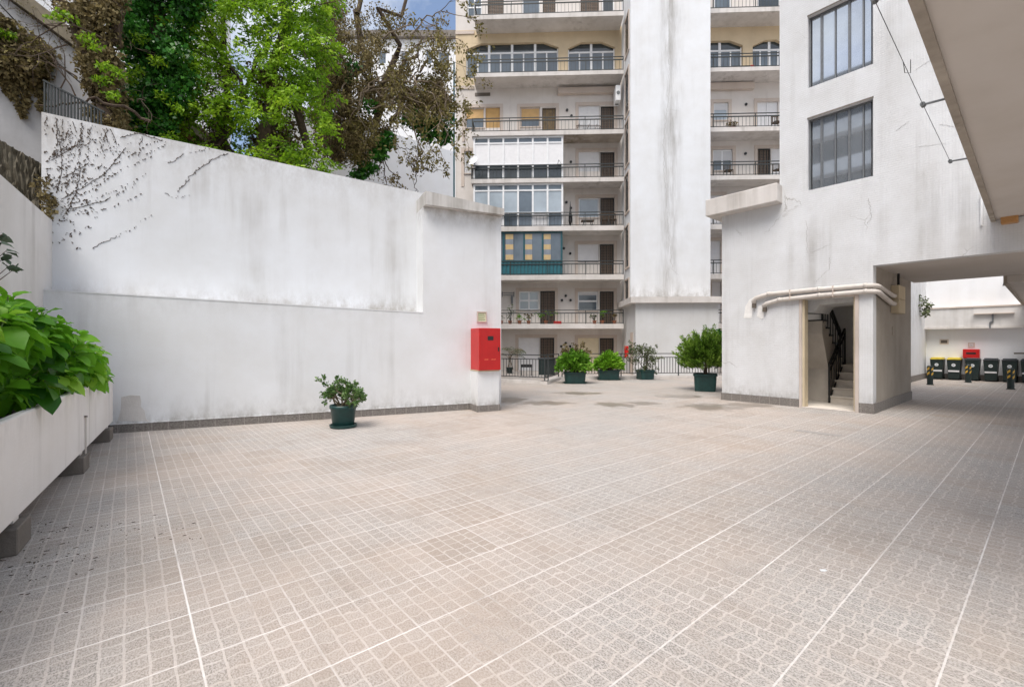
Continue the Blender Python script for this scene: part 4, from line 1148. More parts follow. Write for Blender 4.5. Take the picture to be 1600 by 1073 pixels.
x0, z0 = K(1521, 494.5, YB-.55); x1, z1 = K(1585, 487.5, YB-.55)
tl_ = thing("tube_light", "long brown tube light fixed to the white band above the bins", "lamp", GRID, (x0,YB-.4,z0))
MB().box(x0, x1, YB-.55, YB-.402, z0+.1, z1-.02, .02).build("housing", M['trim'], tl_)
xm = K(1551,500,YB-.45)[0]; m = MB(); m.bar((xm,YB-.44,z0+.1),(xm,YB-.44,z0-.25),.05); m.bar((xm-.08,YB-.44,z0-.25),(xm,YB-.44,z0-.25),.05); m.bar((xm-.08,YB-.44,z0-.25),(xm-.08,YB-.44,z0-.5),.05)
m.build("cable", M['grey_metal'], tl_)
x0, z0 = K(1504, 559.5, YB-.35); x1, z1 = K(1530, 545.5, YB-.35)
r2 = thing("fire_cabinet", "small red cabinet on the yard wall above the third wheeled bin", "cabinet", GRID, (x0,YB-.35,z0))
MB().box(x0,x1,YB-.33,YB-.002,z0,z1,.01).build("body", M['red'], r2)
d2 = MB().box(x0+.02,x1-.02,YB-.35,YB-.331,z0+.02,z1-.02).build("door", M['red_shaded'], r2)
MB().box((x0+x1)/2-.15,(x0+x1)/2+.15,YB-.356,YB-.351,(z0+z1)/2-.02,(z0+z1)/2+.06).build("name_plate", M['black'], d2)
for (a,b,c,d,nm,mt,lab,cat) in ((1468,530,1482,537.5,"vent_plate",'plate',"dark rectangular vent plate on the yard wall left of the small red cabinet","vent"),(1512.5,535,1523,542.5,"notice_sign",'shutter_grey',"pale notice on the yard wall above the small red cabinet","sign")):
    x0, z1 = K(a,b); x1, z0 = K(c,d)
    t = thing(nm, lab, cat, GRID, (x0,YB,z0))
    MB().frame(x0,x1,z0,z1,YB-.03,YB-.001,.04).build("frame", M['trim'], t)
    MB().box(x0+.041,x1-.041,YB-.015,YB-.001,z0+.041,z1-.041).build("panel", M[mt], t)
    if mt == 'shutter_grey':
        m = MB()
        for k in range(3): m.box(x0+.07,x1-.08-.05*(k%2),YB-.0165,YB-.0155,z0+.07+k*.05,z0+.085+k*.05)
        m.build("text_lines", M['plate'], t)
x2, z2 = CX, 3.2
c2 = thing("rear_canopy", "small corner of a second grey canopy beyond the passage at the right edge", "canopy", GRID, (CX-.1,22,3.2))
MB().box(CX+.0, 2.6, DY+.002, YB-.46, 3.2, 3.45).build("slab", M['soffit'], c2)
MB().box(CX-.07, CX-.001, DY+.002, YB-.46, 3.16, 3.5).build("edge_beam", M['soffit_edge'], c2)
lc = thing("laundry_airer", "small dark laundry airer high on the yard wall beside the rear canopy", "bracket", GRID, (K(1567,445)[0],YB,K(1567,445)[1]))
m = MB(); o = YB-.9
a, b = K(1567,446,o), K(1583,445.5,o); m.bar((a[0],o,a[1]),(b[0],o,b[1]),.03)
for px in (1567,1577):
    p_ = K(px,446,o); m.bar((p_[0],o,p_[1]),(p_[0],YB-.001,p_[1]+.25),.03)
m.build("frame", M['dark_metal'], lc)

# wheeled bins
_yb = sum(GRID.l(*G(px, py))[1] for px, py in ((1463,592.3),(1519,595.2),(1577,598)))/3
BINW = (GRID.hit(1577,590,_yb)[0]-GRID.hit(1463,590,_yb)[0])/4*.80
print('BINW', BINW)
def make_bin(lid_mat, label, X, Y, band=True, n=0):
    K_ = BINW/.58
    """X,Y local on GRID: centre of the front foot line"""
    w, d, h = .58, .70, .95
    t = thing("wheeled_bin", label, "bin", GRID, (X,Y,0), "wheeled bins along the yard wall")
    b = MB()
    z0, z1 = .06, h-.06
    for (za, zb_, wa, wb) in ((z0, z1-.14, .46*K_, .545*K_), (z1-.14, z1, .555*K_, .57*K_)):
        da, db = d*wa/.58/K_, d*wb/.58/K_
        b.add([(X-wa/2,Y+.35-da/2,za),(X+wa/2,Y+.35-da/2,za),(X+wa/2,Y+.35+da/2,za),(X-wa/2,Y+.35+da/2,za),
               (X-wb/2,Y+.35-db/2,zb_),(X+wb/2,Y+.35-db/2,zb_),(X+wb/2,Y+.35+db/2,zb_),(X-wb/2,Y+.35+db/2,zb_)],
              [(0,3,2,1),(4,5,6,7),(0,1,5,4),(1,2,6,5),(2,3,7,6),(3,0,4,7)])
    b.build("body", M['bin'], t)
    l = MB(); l.box(X-.30*K_,X+.30*K_,Y-.03,Y+.74,h-.058,h-.02,.012); l.box(X-.26*K_,X+.26*K_,Y+.03,Y+.68,h-.02,h+.03,.02)
    l.tube([(X-.25*K_,Y+.76,h),(X+.25*K_,Y+.76,h)], .025, 8)
    l.build("lid", M[lid_mat], t)
    for sx in (-1, 1):
        m = MB(); m.tube([(X+sx*.20*K_,Y+.62,.1),(X+sx*.27*K_,Y+.62,.1)], .1, 14); m.build("wheel", M['black'], t)
    # round sticker and pale band on the front
    s_ = MB(); yf = Y+.032
    s_.tube([(X,yf,.66),(X,yf-.012,.66)], .065, 16); s_.build("sticker", M['sticker'], t)
    s2 = MB(); s2.m = 0
    for k in range(3): s2.box(X-.035+k*.025,X-.018+k*.025,yf-.016,yf-.0125,.64,.675+.01*(k%2))
    s2.build("emblem", M['teal'], t)
    if band:
        m = MB(); m.box(X-.235*K_,X+.235*K_,yf-.006,yf+.012,.36,.43); m.build("band", M['shutter_grey'], t)
BL = [GRID.l(*G(px, py)) for px, py in ((1463,592.3),(1489,593.5),(1519,595.2),(1547,596.5),(1577,598),(1602,599.5))]
yb_ = sum(b[1] for b in BL)/len(BL)
x_first, x_last = GRID.hit(1464,590,yb_)[0], GRID.hit(1604,590,yb_)[0]
labs = [("yellow_lid","yellow lidded wheeled bin at the left end of the row",True),("yellow_lid","yellow lidded wheeled bin second from the left, with a pale band",True),
        ("bin_lid","dark wheeled bin directly below the small red cabinet, without a band",False),("bin_lid","dark lidded wheeled bin with a broad pale band, right of the small red cabinet",True),
        ("bin_lid","dark lidded wheeled bin without a band, behind the right hand bollard",False),("bin_lid","dark wheeled bin at the right end of the row, cut by the photo's edge",True)]
for k, (mt, lb, bd) in enumerate(labs):
    px = (1463,1489.5,1519,1547.5,1577,1607)[k]
    make_bin(mt, lb, GRID.hit(px,590,yb_)[0], yb_, bd)
# bollards
def bollard(px, py, label, h=.74, r=.092):
    X, Y = G(px, py)
    t = thing("bollard", label, "bollard", WORLD, (X,Y,0), "striped bollards in front of the bins")
    MB().lathe([(r+.02,0),(r+.02,.03),(r,.035),(r,h-.03),(r-.02,h)], 20, (X,Y,0)).build("post", M['bin'], t, False)
    st_ = MB()
    for zz in (.36, .54):
        for k in range(4):
            a0 = -math.pi/2 + k*math.pi/2 - .3
            n = 6; vs = []
            for i in range(n+1):
                a = a0 + .95*i/n; zo = .075*i/n
                vs += [(X+(r+.004)*math.cos(a),Y+(r+.004)*math.sin(a),zz+zo),(X+(r+.004)*math.cos(a),Y+(r+.004)*math.sin(a),zz+zo+.085)]
            st_.add(vs, [(2*i,2*i+2,2*i+3,2*i+1) for i in range(n)])
    st_.build("stripe", M['yellow'], t)
bollard(1453, 601, "black and yellow bollard in front of the left yellow lidded bin")
bollard(1512.5, 597.5, "black and yellow bollard in front of the bin below the small red cabinet")
bollard(1579, 608, "black and yellow bollard nearest the right edge, closest to the camera")
# unidentified object on the wall above the last bin, built as a plain bracket
x0, z0 = K(1589, 556, YB-.6)
tp_ = thing("wall_bracket", "dark T shaped bracket on the wall above the bin at the right end", "bracket", GRID, (x0,YB,z0))
m = MB(); m.bar((x0-.1,YB-.3,z0+.1),(x0+.7,YB-.3,z0+.12),.06); m.bar((x0+.35,YB-.3,z0+.1),(x0+.35,YB-.3,z0-.15),.08); m.bar((x0+.35,YB-.3,z0+.05),(x0+.35,YB-.001,z0+.05),.06); m.build("bracket", M['plate'], tp_)

# ================================================================== terrace kerb and railing
KP = [G(757,595.3), G(855,600.3), G(877,592.8), G(1150,590.4)]
m = MB()
def strip(mb, pts, w, z0, z1):
    for (a, b) in zip(pts[:-1], pts[1:]):
        a, b = Vector((*a,0)), Vector((*b,0)); d = (b-a).normalized(); n = Vector((-d.y,d.x,0))
        mb.plan([(a.x,a.y),(b.x,b.y),(b.x+n.x*w,b.y+n.y*w),(a.x+n.x*w,a.y+n.y*w)], z0, z1)
strip(m, KP, .3, 0, .12)
struct(solo(m, "terrace_kerb", M['slab'], "low concrete kerb under the dark railing", "kerb", WORLD, (KP[1][0],KP[1][1],0)))
fn = thing("terrace_railing", "low dark steel railing along the kerb at the back of the courtyard", "railing", WORLD, (KP[1][0],KP[1][1],.12))
for a, b in zip(KP[:-1], KP[1:]):
    a, b = Vector((*a,0)), Vector((*b,0)); d = (b-a).normalized(); n = Vector((-d.y,d.x,0))*.12
    a, b = a+n+d*.06, b+n-d*.02; L = (b-a).length
    m = MB(); up = lambda z: Vector((0,0,z))
    m.bar(a+up(1.14), b+up(1.14), .045, .035); m.bar(a+up(.97), b+up(.97), .05, .03); m.bar(a+up(.25), b+up(.25), .04, .03)
    nb = max(3, int(L/.135))
    for k in range(nb+1):
        p_ = a+(b-a)*k/nb; m.bar(p_+up(.25), p_+up(.97), .022)
    m.build("rail_panel", M['dark_metal'], fn)
    npst = max(1, int(L/2.2))
    for k in range(npst+1):
        p_ = a+(b-a)*k/npst; MB().bar(p_+up(.121), p_+up(1.12), .04).build("post", M['dark_metal'], fn)

# small cover in the paving
cgx, cgy = GRID.l(*G(1277, 676))
m = MB(); m.box(cgx-.35,cgx+.35,cgy-.1,cgy+.1,.0005,.004); 
for k in range(8): m.box(cgx-.32+k*.08,cgx-.28+k*.08,cgy-.08,cgy+.08,.004,.007)
solo(m, "drain_cover", plain('cover_grey', (.34,.32,.30), .8, .2, 20), "flat grey drain cover let into the paving in front of the doorway", "drain cover", GRID, (cgx,cgy,0))

# house across the court, behind the camera: mirrored in the stair windows
OB = Frame(*GRID.w(-6, -26)[:2], GRID.a)
ob = thing("opposite_building", "white building with balcony bands across the court, seen only mirrored in the tall stair windows", "building", OB, (0,0,0))
MB().box(-34, 30, -8, 0, 0, 27.5).build("wall", plain('opposite_wall', (.14,.15,.165), .9, .15, .4), ob)
for k in range(1, 8):
    MB().box(-34, 30, .002, 1.3, k*3.6-.3, k*3.6+.9).build("balcony_band", M['far_white'], ob)
# ================================================================== plants
rng = np.random.default_rng(11)
def Wp(px, py, Y): return np.array([(px-800)/F*Y, Y, EYE+(536.5-py)/F*Y])
def unit(v): return v/np.maximum(np.linalg.norm(v, axis=-1, keepdims=True), 1e-9)
def leaves(name, mat, parent, pos, size, dirs=None, aspect=.5, droop=.3, fold=.25, spread=1.0, tint=None):
    """one leaf-sized folded blade per position"""
    n = len(pos)
    pos = np.asarray(pos, float)
    d = rng.normal(size=(n,3))
    if dirs is not None: d = unit(d)*spread + np.asarray(dirs)
    d[:,2] -= droop; d = unit(d)
    r = rng.normal(size=(n,3)); r[:,2] *= .5
    s = unit(np.cross(d, r)); nn = np.cross(s, d)
    nn = np.where(nn[:,2:3] < 0, -nn, nn)
    L = (np.asarray(size)*rng.uniform(.65,1.3,n))[:,None]
    Wd = L*aspect*.5
    v = np.empty((n,4,3))
    v[:,0] = pos; v[:,2] = pos + d*L - nn*L*.12
    v[:,1] = pos + d*L*.45 + s*Wd + nn*Wd*fold
    v[:,3] = pos + d*L*.45 - s*Wd + nn*Wd*fold
    off = np.array(BASE.get(parent.name, (0,0,0)))
    v = v.reshape(-1,3) - off
    me = bpy.data.meshes.new(name)
    me.vertices.add(n*4); me.vertices.foreach_set("co", v.ravel())
    me.loops.add(n*4); me.loops.foreach_set("vertex_index", np.arange(n*4))
    me.polygons.add(n); me.polygons.foreach_set("loop_start", np.arange(n)*4)
    a = me.attributes.new("tint", 'FLOAT', 'POINT')
    t = rng.uniform(0,1,n) if tint is None else np.clip(tint + rng.normal(0,.16,n), 0, 1)
    a.data.foreach_set("value", np.repeat(t, 4).astype(np.float32))
    me.materials.append(mat); me.update(); me.validate()
    o = bpy.data.objects.new(name, me); COL.objects.link(o); o.parent = parent
    return o
def blob(c, r, n, shell=.45):
    r = np.atleast_1d(np.asarray(r, float)); r = np.repeat(r, 3) if len(r) == 1 else r
    u = unit(rng.normal(size=(n,3))); rad = rng.uniform(0,1,n)**shell
    return np.asarray(c) + u*rad[:,None]*r
def limb(mb, a, b, r0, r1, wob=.1, n=6, sag=0.0):
    a, b = np.asarray(a, float), np.asarray(b, float); L = np.linalg.norm(b-a)
    P = [a+(b-a)*k/n + (rng.normal(0,wob*L/n,3) if 0 < k < n else 0) + np.array([0,0,-sag*L*4*(k/n)*(1-k/n)]) for k in range(n+1)]
    mb.tube([tuple(p) for p in P], [r0+(r1-r0)*k/n for k in range(n+1)], 6)
    return P
def twigs(mb, p, d, L, r, depth, spread=.7, droop=.1):
    d = unit(np.asarray(d, float)); q = p
    P = [p]
    for k in range(4):
        d = unit(d + rng.normal(0,.22,3) + np.array([0,0,-droop])); q = q + d*L/4; P.append(q)
    mb.tube([tuple(x) for x in P], [r, r*.9, r*.78, r*.66, r*.55], 5 if depth > 1 else 4)
    tips = [(q, d)]
    if depth > 0:
        for k in range(int(rng.integers(2,4))):
            i = int(rng.integers(2,5))
            tips += twigs(mb, P[i], d + rng.normal(0,spread,3), L*rng.uniform(.55,.8), r*.55, depth-1, spread, droop)
    return tips

# ---- ivy covered tree
b0 = Wp(245, 232, 13.2)
t = thing("ivy_tree", "tree trunk wrapped in dense dark green ivy, left of the bright green tree", "tree", WORLD, tuple(b0-np.array([0,0,1.5])))
m = MB(); limb(m, b0-np.array([0,0,1.5]), Wp(235,-60,13.2), .34, .2, .25, 8); m.build("trunk", M['bark'], t)
P = []; D = []
for k in range(120):
    py = rng.uniform(-75, 222); half = 42 + 20*math.sin(py*.05+1) + (14 if py < 90 else 0)
    if py > 170: half *= .72
    c = Wp(240 + rng.uniform(-1,1)*half - (py-100)*.03, py, 13.2+rng.uniform(-.75,.5))
    q = blob(c, (.40,.34,.34), 190, .5); P.append(q); D.append(np.repeat(((q-np.array([Wp(240,100,13.2)[0],13.3,0]))*np.array([1,1,0])), 1, 0))
P = np.vstack(P); D = np.vstack(D)
leaves("ivy_leaves", M['ivy'], t, P, .12, unit(D)*1.1+np.array([0,0,-.3]), .8, .25, .2)
P = []
for (px,py) in ((215,110),(205,125),(255,150),(225,190),(275,170),(218,60),(265,215),(210,205),(248,95),(205,150)):
    P.append(blob(Wp(px,py,12.3), (.25,.15,.14), 60))
leaves("young_leaves", M['spring'], t, np.vstack(P), .12, None, .4, .3)

# ---- bright spring tree
b0 = Wp(415, 262, 14.6)
t = thing("spring_tree", "bright yellow green feathery tree rising behind the middle of the long wall", "tree", WORLD, tuple(b0-np.array([0,0,1.5])))
m = MB(); trunk_pts = []
for (x0,y0,x1,y1,r) in ((418,275,440,-60,.26),(360,280,330,-40,.13),(340,262,372,150,.09),(445,270,500,40,.16),(330,230,420,60,.10),(418,190,345,80,.09),(300,255,290,90,.07)):
    trunk_pts.append(limb(m, Wp(x0,y0,14.6), Wp(x1,y1,14.6+rng.uniform(-.6,.6)), r, r*.5, .35, 8))
m.build("trunk", M['bark'], t)
holes_ = ((372,62,30,40),(338,205,22,22),(385,120,18,26),(400,30,14,16),(310,205,18,16),(470,190,24,30),(360,235,20,18))
P = []; D = []; T = []
bm = MB(); cnt = 0
while cnt < 900:
    px, py = rng.uniform(272, 520), rng.uniform(-60, 268)
    lo = 272 + max(0, (60-py))*.25; hi = 522 - max(0, py-110)*.10 + (8 if py < 60 else 0)
    if not lo < px < hi: continue
    if any(((px-a)/c)**2+((py-b)/d)**2 < 1 for a,b,c,d in holes_): continue
    if 380 < px < 450 and 120 < py < 250 and rng.random() < .62: continue
    cnt += 1
    c = Wp(px, py, 14.3 + rng.uniform(-1.2, .9))
    L = rng.uniform(.4,.8); d = unit(np.array([rng.normal(), rng.normal()*.6-.3, rng.normal()*.35-.12]))
    k = 46; f = rng.uniform(0,1,k)
    side = unit(np.cross(d, [0,0,1]))
    q = c + d*L*f[:,None] - np.array([0,0,1])*(f**2*L*.35)[:,None] + side*(rng.normal(0,.085,k))[:,None] + rng.normal(0,.045,(k,3))
    P.append(q); D.append(np.repeat((d*.7+np.array([0,0,-.15]))[None], k, 0)+side*rng.choice([-.8,.8],k)[:,None]); T.append(np.full(k, rng.uniform(.15,.95)))
    if cnt % 3 == 0: bm.tube([tuple(c-d*.25), tuple(c+d*L*.5), tuple(c+d*L-np.array([0,0,L*.3]))], [.014,.009,.004], 4)
leaves("foliage", M['spring'], t, np.vstack(P), .125, np.vstack(D), .42, .2, .2, .7, np.concatenate(T))
bm.build("twigs", M['bark'], t)
P = []
for k in range(90):
    px = rng.choice([418,430,350,440]) + rng.normal(0,15); py = rng.uniform(110,275)
    P.append(blob(Wp(px,py,15.0+rng.uniform(-.3,.3)), .36, 95))
leaves("dead_ivy", M['brown_leaf'], t, np.vstack(P), .11, None, .7)

# ---- brown tree on the right
b0 = Wp(560, 215, 18.5)
t = thing("brown_tree", "large tree of withered brown leaves and bare branches beside the apartment block", "tree", WORLD, tuple(b0-np.array([0,0,2])))
m = MB()
for (x0,y0,x1,y1,r) in ((530,250,575,-50,.2),(585,200,640,-20,.16),(520,240,500,-30,.2),(610,190,660,60,.10),(560,150,620,120,.09),(640,150,690,60,.06)):
    limb(m, Wp(x0,y0,18.5), Wp(x1,y1,18.5+rng.uniform(-.8,.5)), r, r*.4, .4, 8)
m.build("trunk", M['bark'], t)
P = []; P2 = []
mass = [((550,70),52,70,36),((520,60),26,80,34),((540,165),48,55,58),((620,155),60,44,40),((672,165),34,42,30),((605,90),50,34,14),((640,30),55,30,7),((690,100),18,44,6),((535,225),40,30,36),((585,215),30,18,10)]
for (cx_,cy_),rx,ry,n_ in mass:
    for k in range(n_):
        a = rng.uniform(0,6.28); r = math.sqrt(rng.uniform())
        px, py = cx_+rx*r*math.cos(a), cy_+ry*r*math.sin(a)
        if px > 706: continue
        if ((px-590)/20)**2+((py-180)/14)**2 < 1: continue
        q = blob(Wp(px,py,18.2+rng.uniform(-1.6,1.0)), .42, 190 if py > 110 else 110, .6)
        (P if rng.random() < .74 else P2).append(q)
leaves("dead_leaves", M['brown_leaf'], t, np.vstack(P), .10, None, .6, .5)
leaves("olive_leaves", M['olive_leaf'], t, np.vstack(P2), .105, None, .5, .4)
P = []
for (px,py,n_) in ((545,120,50),(550,100,60),(575,165,60),(520,90,70),(590,240,260),(600,225,200),(608,216,160),(575,262,200),(560,272,160),(640,188,150),(660,196,220),(680,192,220),(668,210,180),(697,212,160),(690,215,110),(680,200,80),(655,180,40),(700,190,60)):
    P.append(blob(Wp(px,py,17.3), (.38,.3,.22), n_))
leaves("green_leaves", M['ivy'], t, np.vstack(P), .17, None, .6, .4)
m = MB(); tips = []
for (x0,y0,x1,y1,r) in ((560,150,640,128,.045),(560,150,620,160,.04),(600,140,655,165,.035),(620,120,690,180,.035),(640,150,700,210,.03),(650,128,700,150,.03),(610,160,650,215,.035),(580,170,640,190,.03),(630,90,700,60,.03),(640,60,700,20,.03),(600,60,680,40,.03),(655,80,705,95,.02),(590,120,560,180,.03),(540,130,520,190,.03)):
    Q = limb(m, Wp(x0,y0,17.0), Wp(x1,y1,16.6+rng.uniform(-.5,.5)), r, r*.45, .25, 8, -.15)
    for i in (3,5,7,8):
        tips += twigs(m, Q[i], (Q[i]-Q[i-1])+rng.normal(0,.15,3), rng.uniform(.6,1.2), r*.5, 2, .6, .14)
m.build("bare_branches", M['bark_pale'], t)
P = [blob(a, .14, 7) for a, d in tips]
leaves("sparse_leaves", M['olive_leaf'], t, np.vstack(P), .13, None, .5, .6)

# twigs hanging over the second retaining wall
b0 = Wp(655, 228, 18.6)
t = thing("hanging_twigs", "bare twigs hanging down in front of the plain white retaining wall", "branch", WORLD, tuple(b0))
m = MB(); P = []
for path in (((655,215),(652,250),(650,290),(650,302)),((598,225),(600,255),(603,285),(604,290)),((654,235),(662,262),(676,270),(684,264)),((600,250),(612,270),(616,283)),((610,215),(625,232),(640,234)),((650,262),(640,252),(634,248)),((600,240),(592,262),(588,275)),((560,240),(566,258),(578,262))):
    Q = [Wp(a, b, 17.5) for a, b in path]
    R_ = []
    for i in range(len(Q)-1):
        for f in np.linspace(0,1,6)[:-1]: R_.append(Q[i]*(1-f)+Q[i+1]*f + rng.normal(0,.03,3))
    R_.append(Q[-1]); m.tube([tuple(q) for q in R_], [.022*(1-i/len(R_)*.6) for i in range(len(R_))], 5)
    for q in R_[4::3]: 
        tp = twigs(m, q, rng.normal(0,1,3)*np.array([1,.4,.5]), .35, .010, 1, .6, .12); P += [blob(a,.1,5) for a,d in tp]
m.build("stems", M['bark'], t)
leaves("leaves", M['brown_leaf'], t, np.vstack(P), .12, None, .5, .6)

# ---- dead ivy trunks far left
b0 = Wp(165, 205, 11.6)
t = thing("dead_ivy_tree", "forked trunk covered in brown dead ivy above the left end of the long wall", "tree", WORLD, tuple(b0-np.array([0,0,1])))
m = MB()
limb(m, Wp(172,215,11.6), Wp(150,90,11.6), .22, .17, .3, 6); limb(m, Wp(150,100,11.6), Wp(85,-30,11.4), .12, .07, .25, 6); limb(m, Wp(160,110,11.6), Wp(180,-40,11.7), .14, .09, .25, 6)
Q = limb(m, Wp(62,165,10.6), Wp(150,152,10.8), .02, .025, .2, 8, .05); limb(m, Wp(150,152,10.8), Wp(235,190,11.4), .03, .04, .2, 6)
for (px,py,dx,dz) in ((100,35,-1,.3),(105,70,-.6,-.8),(120,120,-.8,.6),(118,150,-.6,1),(95,155,.3,.8),(160,60,-1,.4),(190,75,.5,.3),(215,160,.6,-.4)):
    twigs(m, Wp(px,py,11.1), (dx,-.2,dz), 1.0, .018, 2, .6, .05)
m.build("trunk", M['bark'], t)
P = []
for (x0,y0,x1,y1,w,n_) in ((176,205,152,90,22,62),(150,120,128,-30,17,44),(168,110,178,-40,13,34),(128,60,100,0,10,10)):
    for k in range(n_):
        f = rng.uniform(); P.append(blob(Wp(x0+(x1-x0)*f+rng.normal(0,w*.55), y0+(y1-y0)*f, 11.6+rng.uniform(-.35,.25)), .24, 88, .6))
leaves("dead_ivy", M['brown_leaf'], t, np.vstack(P), .095, None, .75, .5)
P = []
for (px,py,n_) in ((95,22,60),(85,30,40),(135,58,70),(140,70,40),(165,105,80),(160,125,70),(185,115,60),(175,150,60),(150,75,30),(110,30,30)):
    P.append(blob(Wp(px,py,11.0), (.24,.15,.1), n_))
leaves("young_leaves", M['spring'], t, np.vstack(P), .10, None, .45, .3)

# ---- dead creeper over the stair wall
c_ = LW.w(H(30,120,UY-.2)[0], UY-.2, H(30,120,UY-.2)[1])
t = thing("hanging_creeper", "brown and olive creeper hanging over the grey wall at the far left edge", "creeper", WORLD, (c_.x,c_.y,c_.z))
P = []; P2 = []
def LP(px, py, y): x, z = H(px,py,y); return np.array(LW.w(x,y,z))
for k in range(120):
    px = rng.uniform(-60,75); py = 45 + .62*px + rng.uniform(-22,62)*(1 if px < 45 else .6)
    (P2 if rng.random() < .45 and py < 75+.62*px else P).append(blob(LP(px,py,UY-.25+rng.uniform(-.3,.1)), .30, 80, .6))
for (x0,y0,x1,y1) in ((10,120,36,180),(35,110,42,165),(60,100,64,170),(22,110,20,150),(50,100,52,140),(72,90,70,125),(5,100,8,140)):
    for f in np.linspace(0,1,9): P.append(blob(LP(x0+(x1-x0)*f,y0+(y1-y0)*f,UY-.12), .11*(1.2-f*.6), 26))
leaves("dead_leaves", M['brown_leaf'], t, np.vstack(P), .125, None, .75, .6)
leaves("olive_leaves", M['olive_leaf'], t, np.vstack(P2), .12, None, .6, .3)
leaves("young_leaves", M['spring'], t, np.vstack([blob(LP(a,b,UY-.6), (.26,.15,.08), 70) for a,b in ((8,52),(16,57),(0,52))]), .12, None, .45)
# dry stalks growing on the coping
c_ = LP(70, 85, UY+.2)
t = thing("dry_weeds", "thin dry weeds growing along the sloping coping at the upper left", "weeds", WORLD, tuple(c_))
m = MB(); P = []
for k in range(60):
    px = rng.uniform(5,135); p_ = LP(px, 18+px*.9, UY+.2)
    tp = twigs(m, p_, (rng.normal(0,.35),0,1), rng.uniform(.4,.9), .008, 2, .5, 0)
    P += [blob(a,.07,3) for a,d in tp]
m.build("stalks", M['bark_pale'], t)
leaves("dry_leaves", M['olive_leaf'], t, np.vstack(P), .06, None, .4)
# cable across the stair wall
m = MB(); A_, B_ = LP(-5,2,UY-.3), LP(150,150,UY-.3)
m.tube([tuple(A_*(1-f)+B_*f-np.array([0,0,.12*math.sin(math.pi*f)])) for f in np.linspace(0,1,12)], .02, 5)
solo(m, "wall_cable", M['black'], "dark cable running down along the sloping coping at the upper left", "cable", WORLD, tuple(A_))

# ---- dried creeper traces on the long wall
random.seed(21)
m = MB()
def trace(pts, r=.011, dens=.75, st=24, jit=.012, stem=False):
    P = []
    if stem or random.random() < .45:
        Q = []
        for (a,b) in zip(pts[:-1], pts[1:]):
            A2, B2 = H(*a,.62), H(*b,.62)
            for k in range(6): Q.append((A2[0]+(B2[0]-A2[0])*k/6+random.gauss(0,.012), .616, A2[1]+(B2[1]-A2[1])*k/6+random.gauss(0,.012)))
        if random.random() < .8: Q = Q[:max(3,int(len(Q)*random.uniform(.4,1)))]
        m.tube(Q, .0042, 4)
    for (a,b) in zip(pts[:-1], pts[1:]):
        A2, B2 = H(*a,.62), H(*b,.62); L = math.hypot(B2[0]-A2[0], B2[1]-A2[1]); n = max(2,int(L/.035))
        for k in range(n):
            if random.random() > dens: continue
            f = k/n; x = A2[0]+(B2[0]-A2[0])*f+random.gauss(0,jit); z = A2[1]+(B2[1]-A2[1])*f+random.gauss(0,jit)
            s_ = r*random.uniform(.25,.8); a_ = math.atan2(B2[1]-A2[1],B2[0]-A2[0])+random.gauss(0,.5)
            dx,dz = math.cos(a_)*s_*1.9, math.sin(a_)*s_*1.9; nx,nz = -math.sin(a_)*s_*.7, math.cos(a_)*s_*.7
            m.prism([(x-dx,z-dz),(x+nx,z+nz),(x+dx,z+dz),(x-nx,z-nz)][::-1], .62-.012, .6195)
root_px = (85,345)
for k in range(30):
    ang = random.uniform(8,88); L = random.uniform(60,165)
    if ang < 30: L *= 1.25
    x0, y0 = 72+random.uniform(0,40), 335-random.uniform(0,120)
    e = (x0+L*math.cos(R(ang)), y0-L*math.sin(R(ang)))
    ymin = 178+(e[0]-65)*.22
    if e[1] < ymin: f = (y0-ymin)/(y0-e[1]); e = (x0+(e[0]-x0)*f, ymin)
    mid = ((x0+e[0])/2+random.uniform(2,10), (y0+e[1])/2+random.uniform(3,12))
    trace([(x0,y0),mid,e], random.uniform(.008,.018), random.uniform(.3,.8))
trace([(145,387),(160,380),(180,371),(205,358),(248,328)], .012, .4)
trace([(280,298),(300,272),(330,250),(362,238)], .013, .65)
trace([(258,302),(270,310),(300,305)], .009, .5)
trace([(265,255),(290,240),(330,232)], .011, .6)
trace([(190,215),(215,208),(260,222)], .013, .7); trace([(165,235),(230,240),(265,222)], .012, .6); trace([(130,320),(200,290),(238,265)], .012, .55)
for k in range(14):
    x0 = random.uniform(70,240); y0 = 180+(x0-65)*.215
    trace([(x0,y0),(x0+random.uniform(-14,18),y0+random.uniform(18,60))], .013, .7)
for k in range(160):
    x0, y0 = 70+abs(random.gauss(0,45)), random.gauss(300,45)
    if y0 > 395 or y0 < 185+(x0-65)*.22: continue
    trace([(x0,y0),(x0+random.uniform(-4,6),y0-random.uniform(1,6))], random.uniform(.008,.022), .9)
x, z = H(85,335,.62)
tr_ = solo(m, "dried_creeper", M['bark'], "dried creeper stems stuck to the upper left of the long white wall", "creeper", LW, (x,.62,z))
# leaf litter wedged in the corner
t = thing("corner_creeper", "withered creeper clump in the top corner where the side wall meets the long wall", "creeper", WORLD, tuple(LP(75,320,.5)))
leaves("dead_leaves", M['brown_leaf'], t, np.vstack([blob(LP(px,py,.5), .13, 45) for px,py in ((70,312),(78,325),(66,300),(72,330),(68,285),(80,315))]), .07, None, .7)

